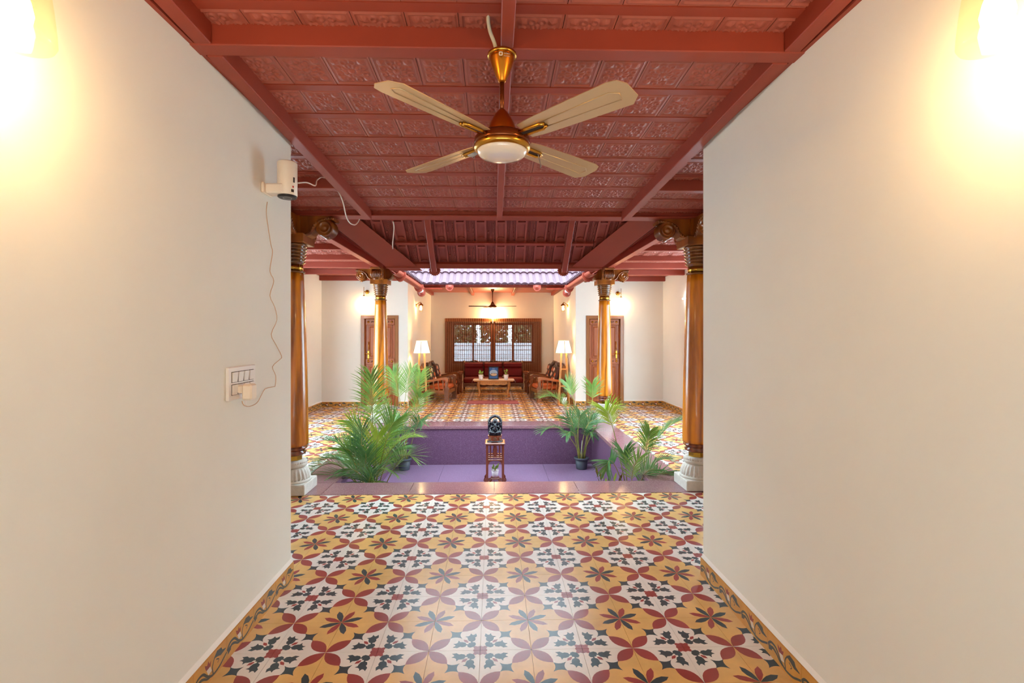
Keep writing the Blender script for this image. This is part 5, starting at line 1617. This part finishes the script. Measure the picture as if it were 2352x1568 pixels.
def palm(label, loc, pot, fronds, group, stems=5, trunk=True, seed=1, lenk=1.0):
    rr = random.Random(seed)
    t = thing('areca_palm', label, 'palm', loc, group=group)
    pr0, pr1, ph = pot
    mb = MB().lathe([(pr0, 0), (pr0 * 1.04, 0.012), (pr1, ph), (pr1 - 0.01, ph), (pr0 * 0.8, ph - 0.03), (0.001, ph - 0.03)], 28)
    mb.lathe([(pr1, ph - 0.03), (pr1 * 1.12, ph - 0.025), (pr1 * 1.14, ph), (pr1 * 1.02, ph + 0.004)], 28, cap=False)
    p = mb.build('pot', 'pot_grey', t)
    MB().lathe([(pr1 * 0.95, 0), (pr1 * 0.5, 0.008), (0.001, 0.01)], 20, cap=False).build('soil', 'soil', p, (0, 0, ph - 0.03))
    if trunk:
        MB().tube([(0.0, 0, ph - 0.03), (0.004, 0, ph + 0.10), (0.008, 0, ph + 0.28)], [0.020, 0.011, 0.004], 10).build('trunk', 'palm_trunk', t)
    L = Vector(loc)
    for k, (u, v, dy, lift, n, ln, m, t0) in enumerate(fronds):
        tip = at_y(u, v, loc[1] + dy) - L
        a = rr.uniform(0, 6.28)
        b = Vector((math.cos(a) * pr1 * 0.45, math.sin(a) * pr1 * 0.45, ph - 0.03))
        frond(t, b, tip, lift, n, ln * lenk, ({'g': 'palm_green', 'd': 'palm_dark', 'l': 'palm_light'}[m], 'palm_stem'), t0, seed=seed * 50 + k, roll=rr.uniform(-0.3, 0.3), droop=rr.uniform(0.2, 0.5))
    return t
G1 = 'areca palms in grey pots in the sunken court'
# (tip u, tip v, depth offset, lift, leaflets, leaflet length, kind, first leaflet)
palm('largest bushy areca palm, filling the court corner near the projector-side pillar', (-1.42, 5.72, PZ), (0.10, 0.13, 0.22), [
    (852, 862, 0.05, 0.55, 36, 0.27, 'g', 0.48), (712, 1092, -0.15, 0.62, 26, 0.28, 'g', 0.42), (752, 1012, 0.15, 0.50, 26, 0.26, 'd', 0.45),
    (806, 968, 0.25, 0.45, 24, 0.26, 'l', 0.50), (908, 968, 0.0, 0.62, 28, 0.28, 'g', 0.45), (957, 1004, -0.05, 0.50, 26, 0.24, 'l', 0.45),
    (950, 1055, -0.20, 0.55, 24, 0.26, 'g', 0.40), (908, 1086, -0.25, 0.45, 24, 0.24, 'g', 0.38), (868, 1000, -0.1, 0.35, 22, 0.26, 'l', 0.42),
    (742, 1112, -0.30, 0.45, 22, 0.26, 'd', 0.40), (772, 1050, 0.30, 0.38, 24, 0.26, 'd', 0.42), (840, 1040, -0.2, 0.25, 22, 0.26, 'd', 0.35),
    (800, 1075, -0.25, 0.25, 20, 0.26, 'd', 0.35), (880, 1050, 0.2, 0.3, 22, 0.26, 'g', 0.38), (815, 1010, 0.1, 0.3, 22, 0.26, 'd', 0.42), (855, 1085, -0.3, 0.2, 18, 0.22, 'd', 0.30),
    (832, 985, 0.0, 0.4, 24, 0.26, 'd', 0.45), (885, 1020, 0.1, 0.5, 24, 0.26, 'g', 0.42), (785, 1030, -0.1, 0.4, 24, 0.26, 'g', 0.42), (925, 1030, 0.15, 0.5, 22, 0.24, 'd', 0.42), (730, 1060, 0.1, 0.5, 24, 0.26, 'd', 0.45), (865, 1110, -0.35, 0.3, 18, 0.22, 'g', 0.35)], G1, trunk=False, seed=1)
palm('tall thin areca palm in grey pot at the pit wall below the leafy-pot lamp', (-1.48, 8.16, PZ), (0.085, 0.11, 0.19), [
    (860, 896, -0.2, 0.55, 26, 0.30, 'g', 0.52), (902, 853, 0.1, 0.45, 26, 0.28, 'g', 0.58), (946, 846, 0.2, 0.40, 22, 0.26, 'g', 0.62),
    (966, 858, 0.1, 0.50, 22, 0.26, 'g', 0.62), (968, 908, -0.1, 0.50, 24, 0.28, 'g', 0.50), (968, 968, -0.2, 0.50, 22, 0.28, 'd', 0.42),
    (862, 948, 0.15, 0.45, 24, 0.30, 'd', 0.45), (893, 985, -0.2, 0.35, 22, 0.28, 'd', 0.40), (950, 985, -0.3, 0.35, 20, 0.26, 'd', 0.40), (920, 960, 0.2, 0.3, 22, 0.28, 'd', 0.45)], G1, seed=2)
palm('areca palm with pale trunk in grey pot at the pit wall below the corded lamp', (1.46, 8.14, PZ), (0.085, 0.11, 0.19), [
    (1250, 912, -0.25, 0.70, 28, 0.30, 'g', 0.50), (1302, 880, 0.1, 0.55, 24, 0.24, 'g', 0.66), (1360, 884, 0.15, 0.50, 24, 0.24, 'g', 0.66),
    (1416, 938, -0.1, 0.62, 26, 0.28, 'l', 0.55), (1250, 990, -0.3, 0.50, 26, 0.28, 'd', 0.45), (1362, 1000, -0.2, 0.42, 22, 0.26, 'd', 0.42),
    (1305, 962, 0.1, 0.35, 22, 0.28, 'd', 0.48), (1352, 962, 0.2, 0.35, 22, 0.28, 'd', 0.46), (1300, 1000, -0.2, 0.42, 22, 0.24, 'd', 0.42),
    (1332, 955, -0.1, 0.3, 24, 0.28, 'd', 0.50), (1368, 965, 0.0, 0.4, 22, 0.26, 'd', 0.44)], G1, seed=3)
palm('spreading areca palm in the court corner by the stone base of the bare-wall pillar', (1.58, 5.62, PZ), (0.10, 0.13, 0.22), [
    (1388, 942, 0.3, 0.75, 28, 0.24, 'l', 0.55), (1562, 966, 0.1, 0.45, 26, 0.24, 'd', 0.62), (1492, 992, 0.2, 0.40, 24, 0.22, 'g', 0.55),
    (1392, 1082, -0.1, 0.62, 24, 0.22, 'd', 0.50), (1545, 1060, 0.0, 0.50, 26, 0.22, 'd', 0.45), (1552, 1096, -0.2, 0.40, 22, 0.22, 'd', 0.45),
    (1470, 1050, -0.2, 0.25, 20, 0.22, 'g', 0.45), (1432, 1042, 0.1, 0.42, 24, 0.24, 'd', 0.52), (1505, 1078, -0.3, 0.28, 20, 0.22, 'd', 0.40)], G1, trunk=False, seed=4)
cr = thing('croton', 'small sparse yellow-leaved croton at the foot of the spreading palm', 'plant', (1.30, 5.72, PZ))
tapered_pot(cr, 0.08, 0.10, 0.18, 'pot_grey')
for k, (u, v, dy) in enumerate(((1368, 1068, 0.1), (1384, 1072, -0.1), (1402, 1058, 0.05), (1416, 1084, 0), (1430, 1086, 0.05), (1392, 1096, -0.1), (1378, 1080, 0.12))):
    tip = at_y(u, v, 5.72 + dy) - Vector((1.30, 5.72, PZ))
    bs = tip * 0.72; bs.z = 0.18 + (tip.z - 0.18) * 0.70
    MB().tube([(0, 0, 0.16), (bs.x * 0.4, bs.y * 0.4, (0.16 + bs.z) / 2 + 0.03), bs], 0.004, 5).build('stem', 'tree_bark', cr)
    small_leaf(cr, bs, tip, 0.014, 'leaf_croton' if k % 2 == 0 else 'palm_light')
